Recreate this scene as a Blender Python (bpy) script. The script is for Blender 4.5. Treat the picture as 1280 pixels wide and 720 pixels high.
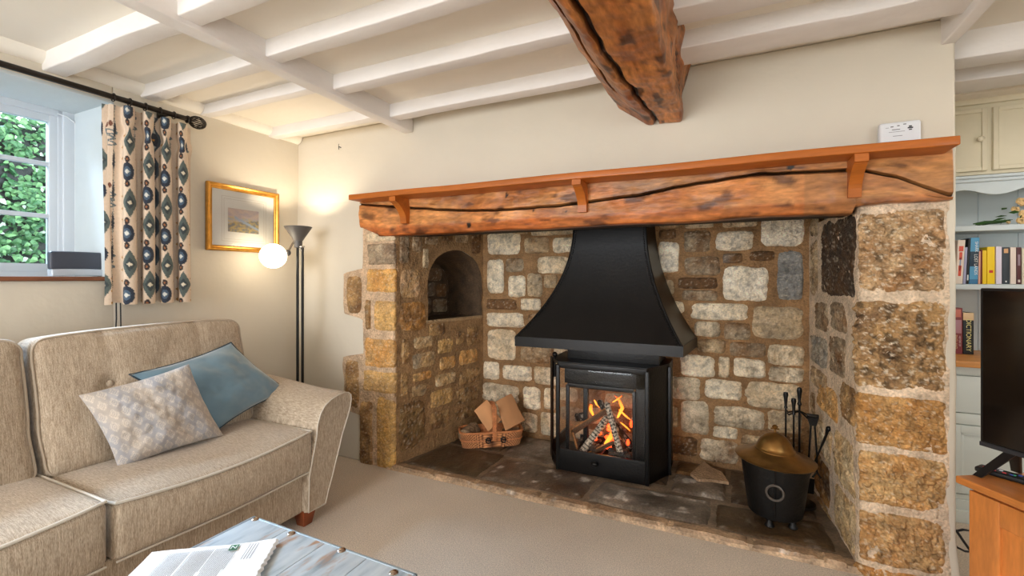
import bpy, bmesh, math, random
from mathutils import Vector, noise
for o in list(bpy.data.objects): bpy.data.objects.remove(o)
S = bpy.context.scene
COL = S.collection
random.seed(7)
pi = math.pi
# ------------------------------------------------------------------ camera, world, lights, exposure
cd = bpy.data.cameras.new('camera'); cam = bpy.data.objects.new('camera', cd); COL.objects.link(cam)
cam.location = (0, 0, 1.2); cam.rotation_euler = (math.radians(90), 0, math.radians(25))
cd.sensor_width = 36; cd.lens = 569 / 1280 * 36; cd.shift_y = -12 / 1280; cd.clip_start = 0.02
S.camera = cam
S.view_settings.view_transform = 'Standard'; S.view_settings.look = 'None'
S.view_settings.exposure = 0.08; S.view_settings.gamma = 1.0; S.view_settings.use_curve_mapping = False
w = bpy.data.worlds.new('sky'); S.world = w; w.use_nodes = True
bg = w.node_tree.nodes['Background']; bg.inputs[0].default_value = (0.80, 0.92, 1.0, 1); bg.inputs[1].default_value = 4.5
def light(name, kind, loc, rot, energy, color, **kw):
    d = bpy.data.lights.new(name, kind); d.energy = energy; d.color = color
    for k, v in kw.items(): setattr(d, k, v)
    o = bpy.data.objects.new(name, d); COL.objects.link(o); o.location = loc; o.rotation_euler = rot
    return o
R = math.radians
# high soft daylight coming over the hedge and in at the left window
light('daylight_sun', 'SUN', (-6, 0, 6), (0, R(-45), R(12)), 30, (0.50, 0.72, 1.0), angle=R(34))
# added fill lights by unseen openings in wall_front and wall_right, and over the alcove
light('rear_fill', 'AREA', (-1.55, -2.45, 1.35), (R(84), 0, R(-8)), 88, (0.97, 0.97, 1.0), shape='RECTANGLE', size=1.9, size_y=1.3)
light('right_fill', 'AREA', (2.15, -0.9, 1.45), (R(84), 0, R(90)), 20, (0.86, 0.93, 1.0), shape='RECTANGLE', size=1.5, size_y=1.2)
light('alcove_fill', 'AREA', (1.55, 2.3, 2.05), (0, 0, 0), 7, (1.0, 0.97, 0.93), shape='RECTANGLE', size=0.7, size_y=0.5)

# ------------------------------------------------------------------ measuring helpers (pixel of a plane -> metres)
_f, _cx, _cy, H = 569., 640., 348., 1.2
_F = (-math.sin(R(25)), math.cos(R(25))); _R = (math.cos(R(25)), math.sin(R(25)))
def ray(u, v):
    a = (u - _cx) / _f
    return (_F[0] + a * _R[0], _F[1] + a * _R[1], (_cy - v) / _f)
def onY(u, v, y):
    d = ray(u, v); t = y / d[1]; return Vector((d[0] * t, y, H + d[2] * t))
def onX(u, v, x):
    d = ray(u, v); t = x / d[0]; return Vector((x, d[1] * t, H + d[2] * t))
def onZ(u, v, z):
    d = ray(u, v); t = (z - H) / d[2]; return Vector((d[0] * t, d[1] * t, z))

# ------------------------------------------------------------------ mesh helpers
def lin(c):
    return tuple((x / 255 / 12.92) if x / 255 <= 0.04045 else ((x / 255 + 0.055) / 1.055) ** 2.4 for x in c)
def nz(x, y=0., z=0., s=1.): return noise.noise(Vector((x * s, y * s, z * s)))
def fbm(p, s, o=3):
    a, r, q = 1., 0., Vector(p) * s
    for _ in range(o): r += a * noise.noise(q); q = q * 2.03; a *= .5
    return r
class MB:
    def __init__(m): m.v = []; m.f = []; m.c = []; m.col = None
    def add(m, vs, fs, cols=None):
        b = len(m.v); m.v += [tuple(p) for p in vs]; m.f += [tuple(b + i for i in f) for f in fs]
        m.c += (cols if cols else [m.col or (1, 1, 1)] * len(vs)); return m
    def rbox(m, x0, x1, y0, y1, z0, z1, r=.004, step=None, fn=None, cfn=None, seg=2):
        def axis(a, b):
            h = b - a; rr = min(r, h * .499); L = [a]
            for k in range(1, seg + 1): L.append(a + rr * k / seg)
            n = 1 if not step else max(1, int(round((h - 2 * rr) / step)))
            for k in range(1, n): L.append(a + rr + (h - 2 * rr) * k / n)
            for k in range(seg + 1): L.append(b - rr + rr * k / seg)
            out = [L[0]]
            for q in L[1:]:
                if q - out[-1] > 1e-7: out.append(q)
            return out
        X, Y, Z = axis(x0, x1), axis(y0, y1), axis(z0, z1)
        idx = {}; vs = []; cs = []
        def vid(i, j, k):
            if (i, j, k) in idx: return idx[i, j, k]
            p = Vector((X[i], Y[j], Z[k]))
            q = Vector((min(max(p.x, x0 + r), x1 - r) if x1 - x0 > 2 * r else (x0 + x1) / 2,
                        min(max(p.y, y0 + r), y1 - r) if y1 - y0 > 2 * r else (y0 + y1) / 2,
                        min(max(p.z, z0 + r), z1 - r) if z1 - z0 > 2 * r else (z0 + z1) / 2))
            d = p - q
            if d.length > 1e-9: p = q + d.normalized() * min(r, max(abs(d.x), abs(d.y), abs(d.z)))
            c = cfn(p) if cfn else (m.col or (1, 1, 1))
            if fn: p = fn(p)
            idx[i, j, k] = len(vs); vs.append(p); cs.append(c); return idx[i, j, k]
        fs = []
        nx, ny, nzz = len(X) - 1, len(Y) - 1, len(Z) - 1
        for i in range(nx):
            for j in range(ny):
                fs.append((vid(i, j, 0), vid(i, j + 1, 0), vid(i + 1, j + 1, 0), vid(i + 1, j, 0)))
                fs.append((vid(i, j, nzz), vid(i + 1, j, nzz), vid(i + 1, j + 1, nzz), vid(i, j + 1, nzz)))
        for i in range(nx):
            for k in range(nzz):
                fs.append((vid(i, 0, k), vid(i + 1, 0, k), vid(i + 1, 0, k + 1), vid(i, 0, k + 1)))
                fs.append((vid(i, ny, k), vid(i, ny, k + 1), vid(i + 1, ny, k + 1), vid(i + 1, ny, k)))
        for j in range(ny):
            for k in range(nzz):
                fs.append((vid(0, j, k), vid(0, j, k + 1), vid(0, j + 1, k + 1), vid(0, j + 1, k)))
                fs.append((vid(nx, j, k), vid(nx, j + 1, k), vid(nx, j + 1, k + 1), vid(nx, j, k + 1)))
        return m.add(vs, fs, cs)
    def box(m, x0, x1, y0, y1, z0, z1): return m.rbox(x0, x1, y0, y1, z0, z1, r=.0015, seg=1)
    def tube(m, pts, r, n=8, closed=False, cap=True):
        P = [Vector(p) for p in pts]; N = len(P); rr = r if callable(r) else (lambda t: r)
        vs = []; up = None
        for i, p in enumerate(P):
            a = P[(i - 1) % N] if (i or closed) else p; b = P[(i + 1) % N] if (i < N - 1 or closed) else p
            d = (b - a).normalized()
            if up is None:
                up = d.orthogonal().normalized()
            up = (up - d * up.dot(d)).normalized(); s = d.cross(up)
            R_ = rr(i / max(1, N - 1))
            for k in range(n):
                an = 2 * pi * k / n; vs.append(p + (up * math.cos(an) + s * math.sin(an)) * R_)
        fs = []
        for i in range(N if closed else N - 1):
            for k in range(n):
                j = (i + 1) % N; l = (k + 1) % n
                fs.append((i * n + k, i * n + l, j * n + l, j * n + k))
        if cap and not closed:
            fs.append(tuple(range(n))[::-1]); fs.append(tuple((N - 1) * n + k for k in range(n)))
        return m.add(vs, fs)
    def lathe(m, prof, c=(0, 0, 0), n=28, sx=1, sy=1, fn=None):
        vs = []; fs = []
        for (r, z) in prof:
            for k in range(n):
                an = 2 * pi * k / n
                p = Vector((c[0] + r * sx * math.cos(an), c[1] + r * sy * math.sin(an), c[2] + z))
                vs.append(fn(p) if fn else p)
        for i in range(len(prof) - 1):
            for k in range(n):
                l = (k + 1) % n
                fs.append((i * n + k, i * n + l, (i + 1) * n + l, (i + 1) * n + k))
        return m.add(vs, fs)
    def grid(m, fn, nu, nv, cfn=None):
        vs = []; cs = []
        for i in range(nu + 1):
            for j in range(nv + 1):
                vs.append(fn(i / nu, j / nv)); cs.append(cfn(i / nu, j / nv) if cfn else (m.col or (1, 1, 1)))
        fs = [(i * (nv + 1) + j, (i + 1) * (nv + 1) + j, (i + 1) * (nv + 1) + j + 1, i * (nv + 1) + j + 1) for i in range(nu) for j in range(nv)]
        return m.add(vs, fs, cs)
    def prism(m, poly, d):
        """poly: 3D outline, extruded by the vector d"""
        n = len(poly); d = Vector(d); P = [Vector(p) for p in poly]
        m.add(P + [p + d for p in P], [tuple(range(n))[::-1], tuple(range(n, 2 * n))] + [(i, (i + 1) % n, n + (i + 1) % n, n + i) for i in range(n)])
        return m
    def ball(m, c, r, n=14, s=(1, 1, 1)):
        prof = [(math.sin(pi * k / n) * r, -math.cos(pi * k / n) * r) for k in range(n + 1)]
        cc = Vector(c)
        return m.lathe([(max(a, 1e-5), b * s[2]) for a, b in prof], cc, n=2 * n, sx=s[0], sy=s[1])
    def build(m, name, mat, parent=None, smooth=True, sharp=35, tags=None, local=False):
        me = bpy.data.meshes.new(name)
        off = Vector((0, 0, 0)); q = parent
        while q is not None and not local:
            off += q.location; q = q.parent
        me.from_pydata([(x - off.x, y - off.y, z - off.z) for x, y, z in m.v], [], m.f); me.update()
        bm = bmesh.new(); bm.from_mesh(me); bmesh.ops.recalc_face_normals(bm, faces=bm.faces); bm.to_mesh(me); bm.free()
        if any(c != (1, 1, 1) for c in m.c):
            at = me.color_attributes.new('Col', 'FLOAT_COLOR', 'POINT')
            for i, c in enumerate(m.c): at.data[i].color = (c[0], c[1], c[2], 1)
        if smooth:
            for p in me.polygons: p.use_smooth = True
            try: me.set_sharp_from_angle(angle=R(sharp))
            except Exception: pass
        me.materials.append(mat)
        o = bpy.data.objects.new(name, me); COL.objects.link(o)
        if parent: o.parent = parent
        if tags:
            for k, v in tags.items(): o[k] = v
        return o
def thing(name, label, cat, loc=(0, 0, 0), group=None, rot=0):
    o = bpy.data.objects.new(name, None); COL.objects.link(o); o.location = loc; o.rotation_euler = (0, 0, rot)
    o.empty_display_size = .1; o['label'] = label; o['category'] = cat
    if group: o['group'] = group
    return o
def T(label, cat, group=None, kind=None):
    d = {'label': label, 'category': cat}
    if group: d['group'] = group
    if kind: d['kind'] = kind
    return d
ST = {'kind': 'structure'}

# ------------------------------------------------------------------ materials
def M(name, col, rough=.6, metal=0., var=.0, vs=8., bump=0., bs=40., attr=False, stretch=(1, 1, 1), coat=0., spec=.5, fine=0., fs=200., sheen=0., bdist=.01):
    m = bpy.data.materials.new(name); m.use_nodes = True; nt = m.node_tree; N = nt.nodes; L = nt.links
    b = N['Principled BSDF']; b.inputs['Roughness'].default_value = rough; b.inputs['Metallic'].default_value = metal
    b.inputs['Coat Weight'].default_value = coat; b.inputs['Specular IOR Level'].default_value = spec
    if sheen: b.inputs['Sheen Weight'].default_value = sheen
    tc = N.new('ShaderNodeTexCoord'); mp = N.new('ShaderNodeMapping'); mp.inputs['Scale'].default_value = stretch
    L.new(tc.outputs['Object'], mp.inputs['Vector'])
    c = lin(col) if max(col) > 1 else col
    if attr:
        a = N.new('ShaderNodeVertexColor'); a.layer_name = 'Col'; src = a.outputs['Color']
    else:
        r_ = N.new('ShaderNodeRGB'); r_.outputs[0].default_value = (*c, 1); src = r_.outputs[0]
    for (amt, sc, det) in ((var, vs, 5), (fine, fs, 2)):
        if amt:
            n = N.new('ShaderNodeTexNoise'); n.inputs['Scale'].default_value = sc; n.inputs['Detail'].default_value = det
            L.new(mp.outputs[0], n.inputs['Vector'])
            mr = N.new('ShaderNodeMapRange'); mr.inputs['From Min'].default_value = .3; mr.inputs['From Max'].default_value = .7
            mr.inputs['To Min'].default_value = 1 - amt; mr.inputs['To Max'].default_value = 1 + amt
            L.new(n.outputs['Fac'], mr.inputs['Value'])
            vm = N.new('ShaderNodeVectorMath'); vm.operation = 'SCALE'
            L.new(src, vm.inputs[0]); L.new(mr.outputs[0], vm.inputs['Scale']); src = vm.outputs[0]
    L.new(src, b.inputs['Base Color'])
    if bump:
        n = N.new('ShaderNodeTexNoise'); n.inputs['Scale'].default_value = bs; n.inputs['Detail'].default_value = 6
        L.new(mp.outputs[0], n.inputs['Vector'])
        bp = N.new('ShaderNodeBump'); bp.inputs['Strength'].default_value = bump; bp.inputs['Distance'].default_value = bdist
        L.new(n.outputs['Fac'], bp.inputs['Height']); L.new(bp.outputs[0], b.inputs['Normal'])
    return m
m_plaster = M('plaster', (212, 202, 184), .85, var=.03, vs=2.5, bump=.35, bs=5, bdist=.02)
m_reveal = M('reveal_daylight_tint', (198, 206, 208), .8, var=.02, bump=.3, bs=6, bdist=.02)
m_ceil = M('ceiling_plaster', (240, 232, 218), .9, var=.03, vs=2, bump=.3, bs=4, bdist=.02)
m_beamw = M('beam_white_paint', (232, 226, 220), .6, var=.03, vs=10, bump=.5, bs=14, stretch=(.5, .5, 1))
m_carpet = M('carpet', (208, 190, 168), .95, var=.06, vs=3, fine=.24, fs=190, bump=.8, bs=240, sheen=.3, bdist=.006)
m_stone = M('stone', (255, 255, 255), .75, attr=True, var=.22, vs=14, fine=.22, fs=110, bump=1.0, bs=60, spec=.4, bdist=.016)
m_hearth = M('hearth_flags', (255, 255, 255), .36, attr=True, var=.35, vs=9, fine=.3, fs=90, bump=.6, bs=45, spec=.35, bdist=.006)
m_oak = M('old_oak', (255, 255, 255), .42, attr=True, var=.3, vs=9, fine=.25, fs=60, bump=.5, bs=30, stretch=(.35, 1.2, 1.2), spec=.4)
m_oaky = M('old_oak_y', (255, 255, 255), .42, attr=True, var=.32, vs=9, fine=.25, fs=60, bump=.5, bs=30, stretch=(1.2, .35, 1.2), spec=.4)
m_shelf = M('varnished_pine', (178, 98, 34), .45, var=.15, vs=6, fine=.1, fs=40, stretch=(.3, 3, 3), coat=.08, spec=.3)
m_black = M('black_iron', (10, 9, 9), .38, var=.25, vs=20, bump=.15, bs=80, spec=.35)
m_hood = M('hood_steel', (15, 13, 12), .34, metal=.3, var=.3, vs=6, bump=.05, bs=60)
m_glass = bpy.data.materials.new('glass'); m_glass.use_nodes = True
_n = m_glass.node_tree; _n.nodes.clear()
_o = _n.nodes.new('ShaderNodeOutputMaterial'); _t = _n.nodes.new('ShaderNodeBsdfTransparent'); _g = _n.nodes.new('ShaderNodeBsdfGlossy'); _g.inputs['Roughness'].default_value = .03
_x = _n.nodes.new('ShaderNodeMixShader'); _fr = _n.nodes.new('ShaderNodeFresnel'); _fr.inputs[0].default_value = 1.3
_n.links.new(_fr.outputs[0], _x.inputs[0]); _n.links.new(_t.outputs[0], _x.inputs[1]); _n.links.new(_g.outputs[0], _x.inputs[2]); _n.links.new(_x.outputs[0], _o.inputs[0])
def emis(name, col, s):
    m = bpy.data.materials.new(name); m.use_nodes = True; b = m.node_tree.nodes['Principled BSDF']
    b.inputs['Base Color'].default_value = (*lin(col), 1); b.inputs['Emission Color'].default_value = (*lin(col), 1); b.inputs['Emission Strength'].default_value = s
    return m

# ------------------------------------------------------------------ room shell
XL, YB, ZC = -2.75, 2.29, 2.2
m = MB()
m.grid(lambda a, b: Vector((-3.35 + a * 5.75, -2.7 + b * 6.25, 0)), 20, 20)
m.build('floor', m_carpet, tags=ST)
MB().box(-3.3, 2.4, -2.7, 3.55, ZC, ZC + .1).build('ceiling', m_ceil, tags=ST)
def wob(p, s=1.6, a=.006):
    a = a * min(1, abs(p.y - 1.212) / .15)
    return p + Vector((nz(p.x, p.y, p.z, s), nz(p.y + 5, p.z, p.x, s), 0)) * a
RY0, RY1, RZ1 = -.45, 1.212, 2.078
m = MB()
m.rbox(-3.19, XL, RY0, RY1, 0, 1.192, r=.0008, step=.12, fn=wob)
m.rbox(-3.3, XL, RY1, 2.6, 0, ZC, r=.0008, step=.12, fn=wob)
m.rbox(-3.3, XL, -2.7, RY0, 0, ZC, r=.01, step=.3)
m.rbox(-3.19, XL, RY0, RY1, RZ1, ZC, r=.01, step=.12)
m.build('wall_left', m_plaster, tags=ST)
# the splayed lining of the window recess, blue-white window light put into its colour
m = MB()
m.rbox(-3.19, XL + .001, RY1 - .012, RY1 + .004, 1.2, RZ1 + .0, r=.004, step=.1, fn=wob)
m.rbox(-3.19, XL + .001, RY0, RY1, RZ1 - .012, RZ1 + .004, r=.004, step=.1)
m.build('trim_1', m_reveal, tags=ST)
m = MB()
m.rbox(-3.3, 0.80, YB, 2.52, 1.70, ZC, r=.012, step=.15, fn=lambda p: p + Vector((0, nz(p.x, p.z, 3, 1.7) * .008, 0)))   # above the lintel
m.rbox(-3.3, -2.12, YB, 3.6, 0, 1.72, r=.01, step=.12, fn=lambda p: p + Vector((0, nz(p.x, p.z, 3, 1.7) * .008, 0)))
m.rbox(.765, .80, YB - .012, 3.6, 0, 1.72, r=.012, step=.05, fn=lambda p: p + Vector((nz(p.z, p.y, 0, 7) * .007 + max(0, .25 - p.z) * .06, nz(p.z, 7, 0, 5) * .004, 0)))
m.rbox(-2.2, .80, 3.2, 3.6, 0, ZC, r=.01)
m.rbox(.6, .80, 2.4, 3.6, 1.7, ZC, r=.01)
m.build('wall_back', m_plaster, tags=ST)
MB().box(.80, 2.4, 3.45, 3.6, 0, ZC).build('wall_alcove', m_plaster, tags=ST)
m = MB()
m.box(2.3, 2.4, -2.7, -1.7, 0, ZC); m.box(2.3, 2.4, -.1, 3.6, 0, ZC); m.box(2.3, 2.4, -1.7, -.1, 0, .85); m.box(2.3, 2.4, -1.7, -.1, 2.05, ZC)
m.build('wall_right', m_plaster, tags=ST)
m = MB()
m.box(-3.3, -2.55, -2.75, -2.6, 0, ZC); m.box(-.55, 2.4, -2.75, -2.6, 0, ZC); m.box(-2.55, -.55, -2.75, -2.6, 0, .68); m.box(-2.55, -.55, -2.75, -2.6, 2.02, ZC)
m.build('wall_front', m_plaster, tags=ST)

# window in the left recess
m_wpaint = M('window_paint', (206, 212, 218), .45, bump=.1, bs=30)
WX = -3.14
m = MB()
m.rbox(WX - .05, WX + .035, 1.156, 1.214, 1.2, 2.078, r=.004); m.rbox(WX - .05, WX + .02, 1.14, 1.17, 1.2, 2.078, r=.002)            # fixed frame
m.rbox(WX - .05, WX + .03, RY0, RY0 + .06, 1.2, 2.078, r=.004)
m.rbox(WX - .05, WX + .028, RY0 + .06, 1.141, 2.035, 2.078, r=.002)
m.rbox(WX - .05, WX + .028, RY0 + .06, 1.141, 1.2, 1.232, r=.002)
m.rbox(WX - .05, WX + .024, .40, .46, 1.232, 2.035, r=.002)
win = m.build('window_1', m_wpaint, tags=ST)
def casement(y0, y1):
    m = MB()
    zz0, zz1 = 1.23, 2.05
    m.rbox(WX - .025, WX + .015, y1 - .05, y1, zz0, zz1, r=.004); m.rbox(WX - .025, WX + .015, y0, y0 + .05, zz0, zz1, r=.004)
    m.rbox(WX - .024, WX + .014, y0 + .049, y1 - .049, zz1 - .05, zz1, r=.002); m.rbox(WX - .024, WX + .014, y0 + .049, y1 - .049, zz0, zz0 + .045, r=.002)
    for z in (1.518, 1.784): m.rbox(WX - .018, WX + .01, y0 + .04, y1 - .04, z - .011, z + .011, r=.004)
    ym = (y0 + y1) / 2
    m.rbox(WX - .016, WX + .008, ym - .011, ym + .011, zz0 + .02, zz1 - .02, r=.004)
    c = m.build('casement', m_wpaint, win)
    MB().box(WX - .006, WX - .002, y0 + .03, y1 - .03, zz0 + .03, zz1 - .03).build('pane', m_glass, c)
casement(.46, 1.158); casement(RY0 + .06, .40)
m_sill = M('sill_board', (230, 226, 220), .5, var=.05); m_sillw = M('sill_edge_wood', (120, 72, 44), .6, var=.3, vs=14, stretch=(1, .3, 3))
m = MB(); m.rbox(-3.12, XL + .01, RY0 - .0, RY1 + .0, 1.190, 1.208, r=.004, step=.1)
sl = m.build('window_sill', m_sill, win)
m = MB(); m.rbox(XL - .005, XL + .022, RY0 - .02, RY1 + .015, 1.188, 1.2085, r=.004, step=.04, fn=lambda p: p + Vector((nz(p.y, 0, 0, 14) * .004, 0, 0)))
m.build('sill_edge', m_sillw, sl)

# ------------------------------------------------------------------ beams
def wbeam(name, label, x0, x1, y0, y1, z0, z1=ZC + .01, a=.005, grp=None):
    def fn(p):
        lo = 1 - (p.z - z0) / (z1 - z0)
        return p + Vector((fbm(p + Vector((1, 2, 3)), 3, 3) * a * .6, fbm(p, 3, 3) * a * .6, fbm(p + Vector((9, 1, 4)), 4, 3) * a * lo))
    MB().rbox(x0, x1, y0, y1, z0, z1, r=.006, step=.05, fn=fn).build(name, m_beamw, tags=T(label, 'ceiling beam', grp))
wbeam('transverse_beam', 'white painted cross beam between the left ceiling bay and the middle bay', -1.81, -1.74, -2.6, YB, 2.105)
wbeam('transverse_beam', 'white painted cross beam above the right end of the fireplace wall', .757, .803, -2.6, YB + .02, 2.10)
wbeam('ceiling_joist', 'wide white joist crossing the cross beam, nearest the camera above the window', XL, .757, .95, 1.035, 2.125)
wbeam('ceiling_joist', 'short white joist above the curtain, in the left ceiling bay', XL, -1.8, 1.325, 1.40, 2.14)
wbeam('ceiling_joist', 'short white joist above the picture, in the left ceiling bay', XL, -1.8, 1.625, 1.685, 2.145)
wbeam('ceiling_joist', 'short white joist closest to the fireplace wall in the left corner bay', XL, -1.8, 2.06, 2.13, 2.14)
wbeam('ceiling_joist', 'white joist of the middle bay running to the oak beam, farthest from the fireplace wall', -1.75, -.30, 1.29, 1.365, 2.13)
wbeam('ceiling_joist', 'white joist left of the oak beam, second from the fireplace wall', -1.75, -.30, 1.655, 1.735, 2.13)
wbeam('ceiling_joist', 'white joist left of the oak beam, right above the fireplace wall', -1.75, -.30, 2.07, 2.15, 2.13)
wbeam('ceiling_joist', 'white joist right of the oak beam, nearest the fireplace wall', -.30, .76, 1.96, 2.12, 2.13)
wbeam('ceiling_joist', 'white joist right of the oak beam, second from the fireplace wall', -.30, .76, 1.66, 1.78, 2.13)
wbeam('alcove_beam', 'white beam over the opening to the dresser alcove', .80, 2.3, 2.44, 2.56, 2.09)
wbeam('alcove_beam', 'rough white beam of the alcove ceiling just in front of the cupboards', .80, 2.3, 2.75, 2.93, 2.10)
# plaster fillet along the top of the left wall
m = MB(); m.grid(lambda a, b: Vector((XL + .05 * math.sin(b * pi / 2) ** 1.0 - .002, -2.5 + a * 4.79, 2.15 + .052 * (1 - math.cos(b * pi / 2)) + nz(a * 30, b, 0, 1) * .004)), 120, 6)
m.build('trim_2', m_ceil, tags=ST)
# oak beam
OX0, OX1, OZ0 = -.485, -.18, 1.945; OXC = OX0 + .012 + .281 * 17 / 34
def crackpath(y): return -.33 + .035 * math.sin(y * 3.1 + .6) + .012 * nz(y, 0, 0, 9)
def oakx(p):
    c = crackpath(p.y)
    return OX0 + (p.x - OX0) * (c - OX0) / (OXC - OX0) if p.x < OXC else c + (p.x - OXC) * (OX1 - c) / (OX1 - OXC)
def oakfn(p):
    q = p.copy()
    u = (p.x - OX0) / (OX1 - OX0); q.x = oakx(p)
    taper = (2.29 - p.y) * .028
    if p.z < 2.06:
        if u < .38: q.z += (.38 - u) / .38 * .10       # waney left arris
        d = abs(p.x - OXC); q.z += .04 * math.exp(-(d / (.0055 + .003 * nz(p.y, 0, 0, 3))) ** 2)
        d2 = abs(p.x - (-.40 + .03 * math.sin(p.y * 2.2 + 1))); q.z += .02 * math.exp(-(d2 / .005) ** 2) * (p.y < 1.95)
        q.z += fbm(p, 7, 3) * .012
    if p.x > OX1 - .02:
        q.x += fbm(p, 6, 3) * .012 + max(0, p.z - 2.05) * .25
        d = abs(p.z - (2.0 + (2.29 - p.y) * .25)); q.x -= .02 * math.exp(-(d / .006) ** 2)
    q.x += fbm(Vector((0, p.y, p.z)), 3, 2) * .010
    return q
def oakc(p):
    n1 = fbm(Vector((p.x * 3, p.y * .9, p.z * 3)), 4, 4); n2 = fbm(Vector((p.x * 5 + 4, p.y * 2.2, p.z * 5)), 3.5, 3)
    c = Vector(lin((132, 68, 26))).lerp(Vector(lin((192, 126, 70))), min(1, max(0, .5 + n1 * .9)))
    c = c * (1 + .35 * fbm(Vector((p.x * 30, p.y * 3 + 2 * n1, p.z * 30)), 2, 3))
    k = min(1, max(0, (n2 - .28) * 5)); c = c.lerp(Vector(lin((62, 30, 12))), k * .85)
    d = abs(p.x - OXC)
    if p.z < 2.06 and d < .0095: c = Vector(lin((14, 9, 6)))
    if p.z < 2.06 and abs(p.x - (-.40 + .03 * math.sin(p.y * 2.2 + 1))) < .006 and p.y < 1.95: c = Vector(lin((30, 18, 10)))
    if p.x > OX1 - .01 and abs(p.z - (2.0 + (2.29 - p.y) * .25)) < .005: c = Vector(lin((20, 12, 8)))
    return tuple(c)
m = MB()
m.rbox(OX0, OX1, .0, YB - .002, OZ0, ZC + .01, r=.012, step=.009, fn=oakfn, cfn=oakc)
m.rbox(OX0, OX1, -2.6, .0, OZ0, ZC + .01, r=.012, step=.06, fn=oakfn, cfn=oakc)
m.build('oak_ceiling_beam', m_oaky, tags=T('big dark knotty bare oak beam with a long black crack under the ceiling', 'ceiling beam'))
# ================================================================== stone fireplace
fire = thing('stone_fireplace', 'big inglenook fireplace of golden and pale rough stone blocks with a stone flag hearth', 'fireplace', (-.7, 2.7, 0))
class Path:
    """a wall line on the floor; at(s) gives the point and the outward normal"""
    def __init__(m, pts, side, rad=.03):
        P = [Vector((x, y, 0)) for x, y in pts]; m.seg = []; s = 0
        for a, b in zip(P, P[1:]): m.seg.append((a, b, s)); s += (b - a).length
        m.L = s; m.side = side; m.rad = rad
    def raw(m, s):
        for a, b, s0 in m.seg:
            l = (b - a).length
            if s <= s0 + l or (a, b, s0) == m.seg[-1]:
                return a + (b - a) * ((s - s0) / l)
    def at(m, s):
        e = m.rad
        p = (m.raw(s - e) + m.raw(s) * 2 + m.raw(s + e)) / 4 if len(m.seg) > 1 else m.raw(s)
        d = (m.raw(s + e) - m.raw(s - e)).normalized()
        return p, Vector((-d.y, d.x, 0)) * m.side
    def px(m, k, u, v):
        """pixel -> (s, z) on segment k"""
        a, b, s0 = m.seg[k]; r = ray(u, v); e = b - a
        det = r[0] * (-e.y) + e.x * r[1]
        t = (a.x * (-e.y) + e.x * a.y) / det
        p = Vector((r[0] * t, r[1] * t, 0))
        return s0 + (p - a).dot(e) / e.length, H + r[2] * t
    def rect(m, k, u0, v0, u1, v1):
        s0 = m.px(k, u0, v0)[0]; s1 = m.px(k, u1, v0)[0]; uc = (u0 + u1) / 2
        return (min(s0, s1), m.px(k, uc, v1)[1], max(s0, s1), m.px(k, uc, v0)[1])
def stone(mb, P, s0, z0, s1, z1, col, depth=.014, rough=.006, step=.009, seed=0, sq=5., spot=.25, warm=None, off=0., light=None, pale=.6):
    w, h = s1 - s0, z1 - z0
    nu, nv = max(6, int(w / step)), max(6, int(h / step))
    sc, zc = (s0 + s1) / 2, (z0 + z1) / 2
    base = Vector(lin(col)) if max(col) > 1 else Vector(col)
    wc = Vector(lin(warm)) if warm else base
    def prm(a, b):
        x, y = 2 * a - 1, 2 * b - 1
        # squircle mapping of the square patch: edges pulled in at the corners
        k = (abs(x) ** sq + abs(y) ** sq) ** (1 / sq); mx = max(abs(x), abs(y))
        f = mx / k if k > 1e-6 else 1
        x2, y2 = x * f, y * f
        an = math.atan2(y, x)
        j = 1 + .075 * noise.noise(Vector((math.cos(an) * 1.6, math.sin(an) * 1.6, seed * 3.1))) * mx + .05 * noise.noise(Vector((math.cos(an) * 5, math.sin(an) * 5, seed * 1.7))) * mx
        return x2 * j, y2 * j, mx
    def fn(a, b):
        x, y, mx = prm(a, b)
        s, z = sc + x * w / 2, zc + y * h / 2
        p, n = P.at(s)
        q = Vector((s * 1.0 + seed * .37, z, seed))
        hgt = depth * (1 - mx ** 9) * 1.0 - .004 + rough * .75 * fbm(q, 14, 4) * (1 - mx ** 8) + rough * .8 * (abs(fbm(q, 42, 2)) * 1.6 - .4) * (1 - mx ** 8)
        if light: hgt += rough * .8 * noise.noise(Vector((s * 60, z * 22 + s * 20, seed))) * (1 - mx ** 4)
        p = p + n * (hgt + off); return Vector((p.x, p.y, z))
    def cf(a, b):
        x, y, mx = prm(a, b); s, z = sc + x * w / 2, zc + y * h / 2
        q = Vector((s + seed * .37, z, seed))
        k = .5 + fbm(q, 9, 3) * .8
        c = base.lerp(wc, min(1, max(0, k)))
        d = fbm(q + Vector((3, 3, 3)), 30, 4)
        c = c * (1 - spot * min(1, max(0, (d - .1) * 3.5)))
        c = c * (1 + .14 * fbm(q, 40, 3) + .16 * fbm(q, 8, 2))
        e_ = fbm(Vector((s * 36 + z * 24, z * 60 - s * 12, seed)), 1.7, 3)
        c = c.lerp(Vector(lin((232, 216, 190))), min(.55, max(0, (e_ - .28) * 1.6)) * pale)
        return tuple(c)
    mb.grid(fn, nu, nv, cf)
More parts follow.
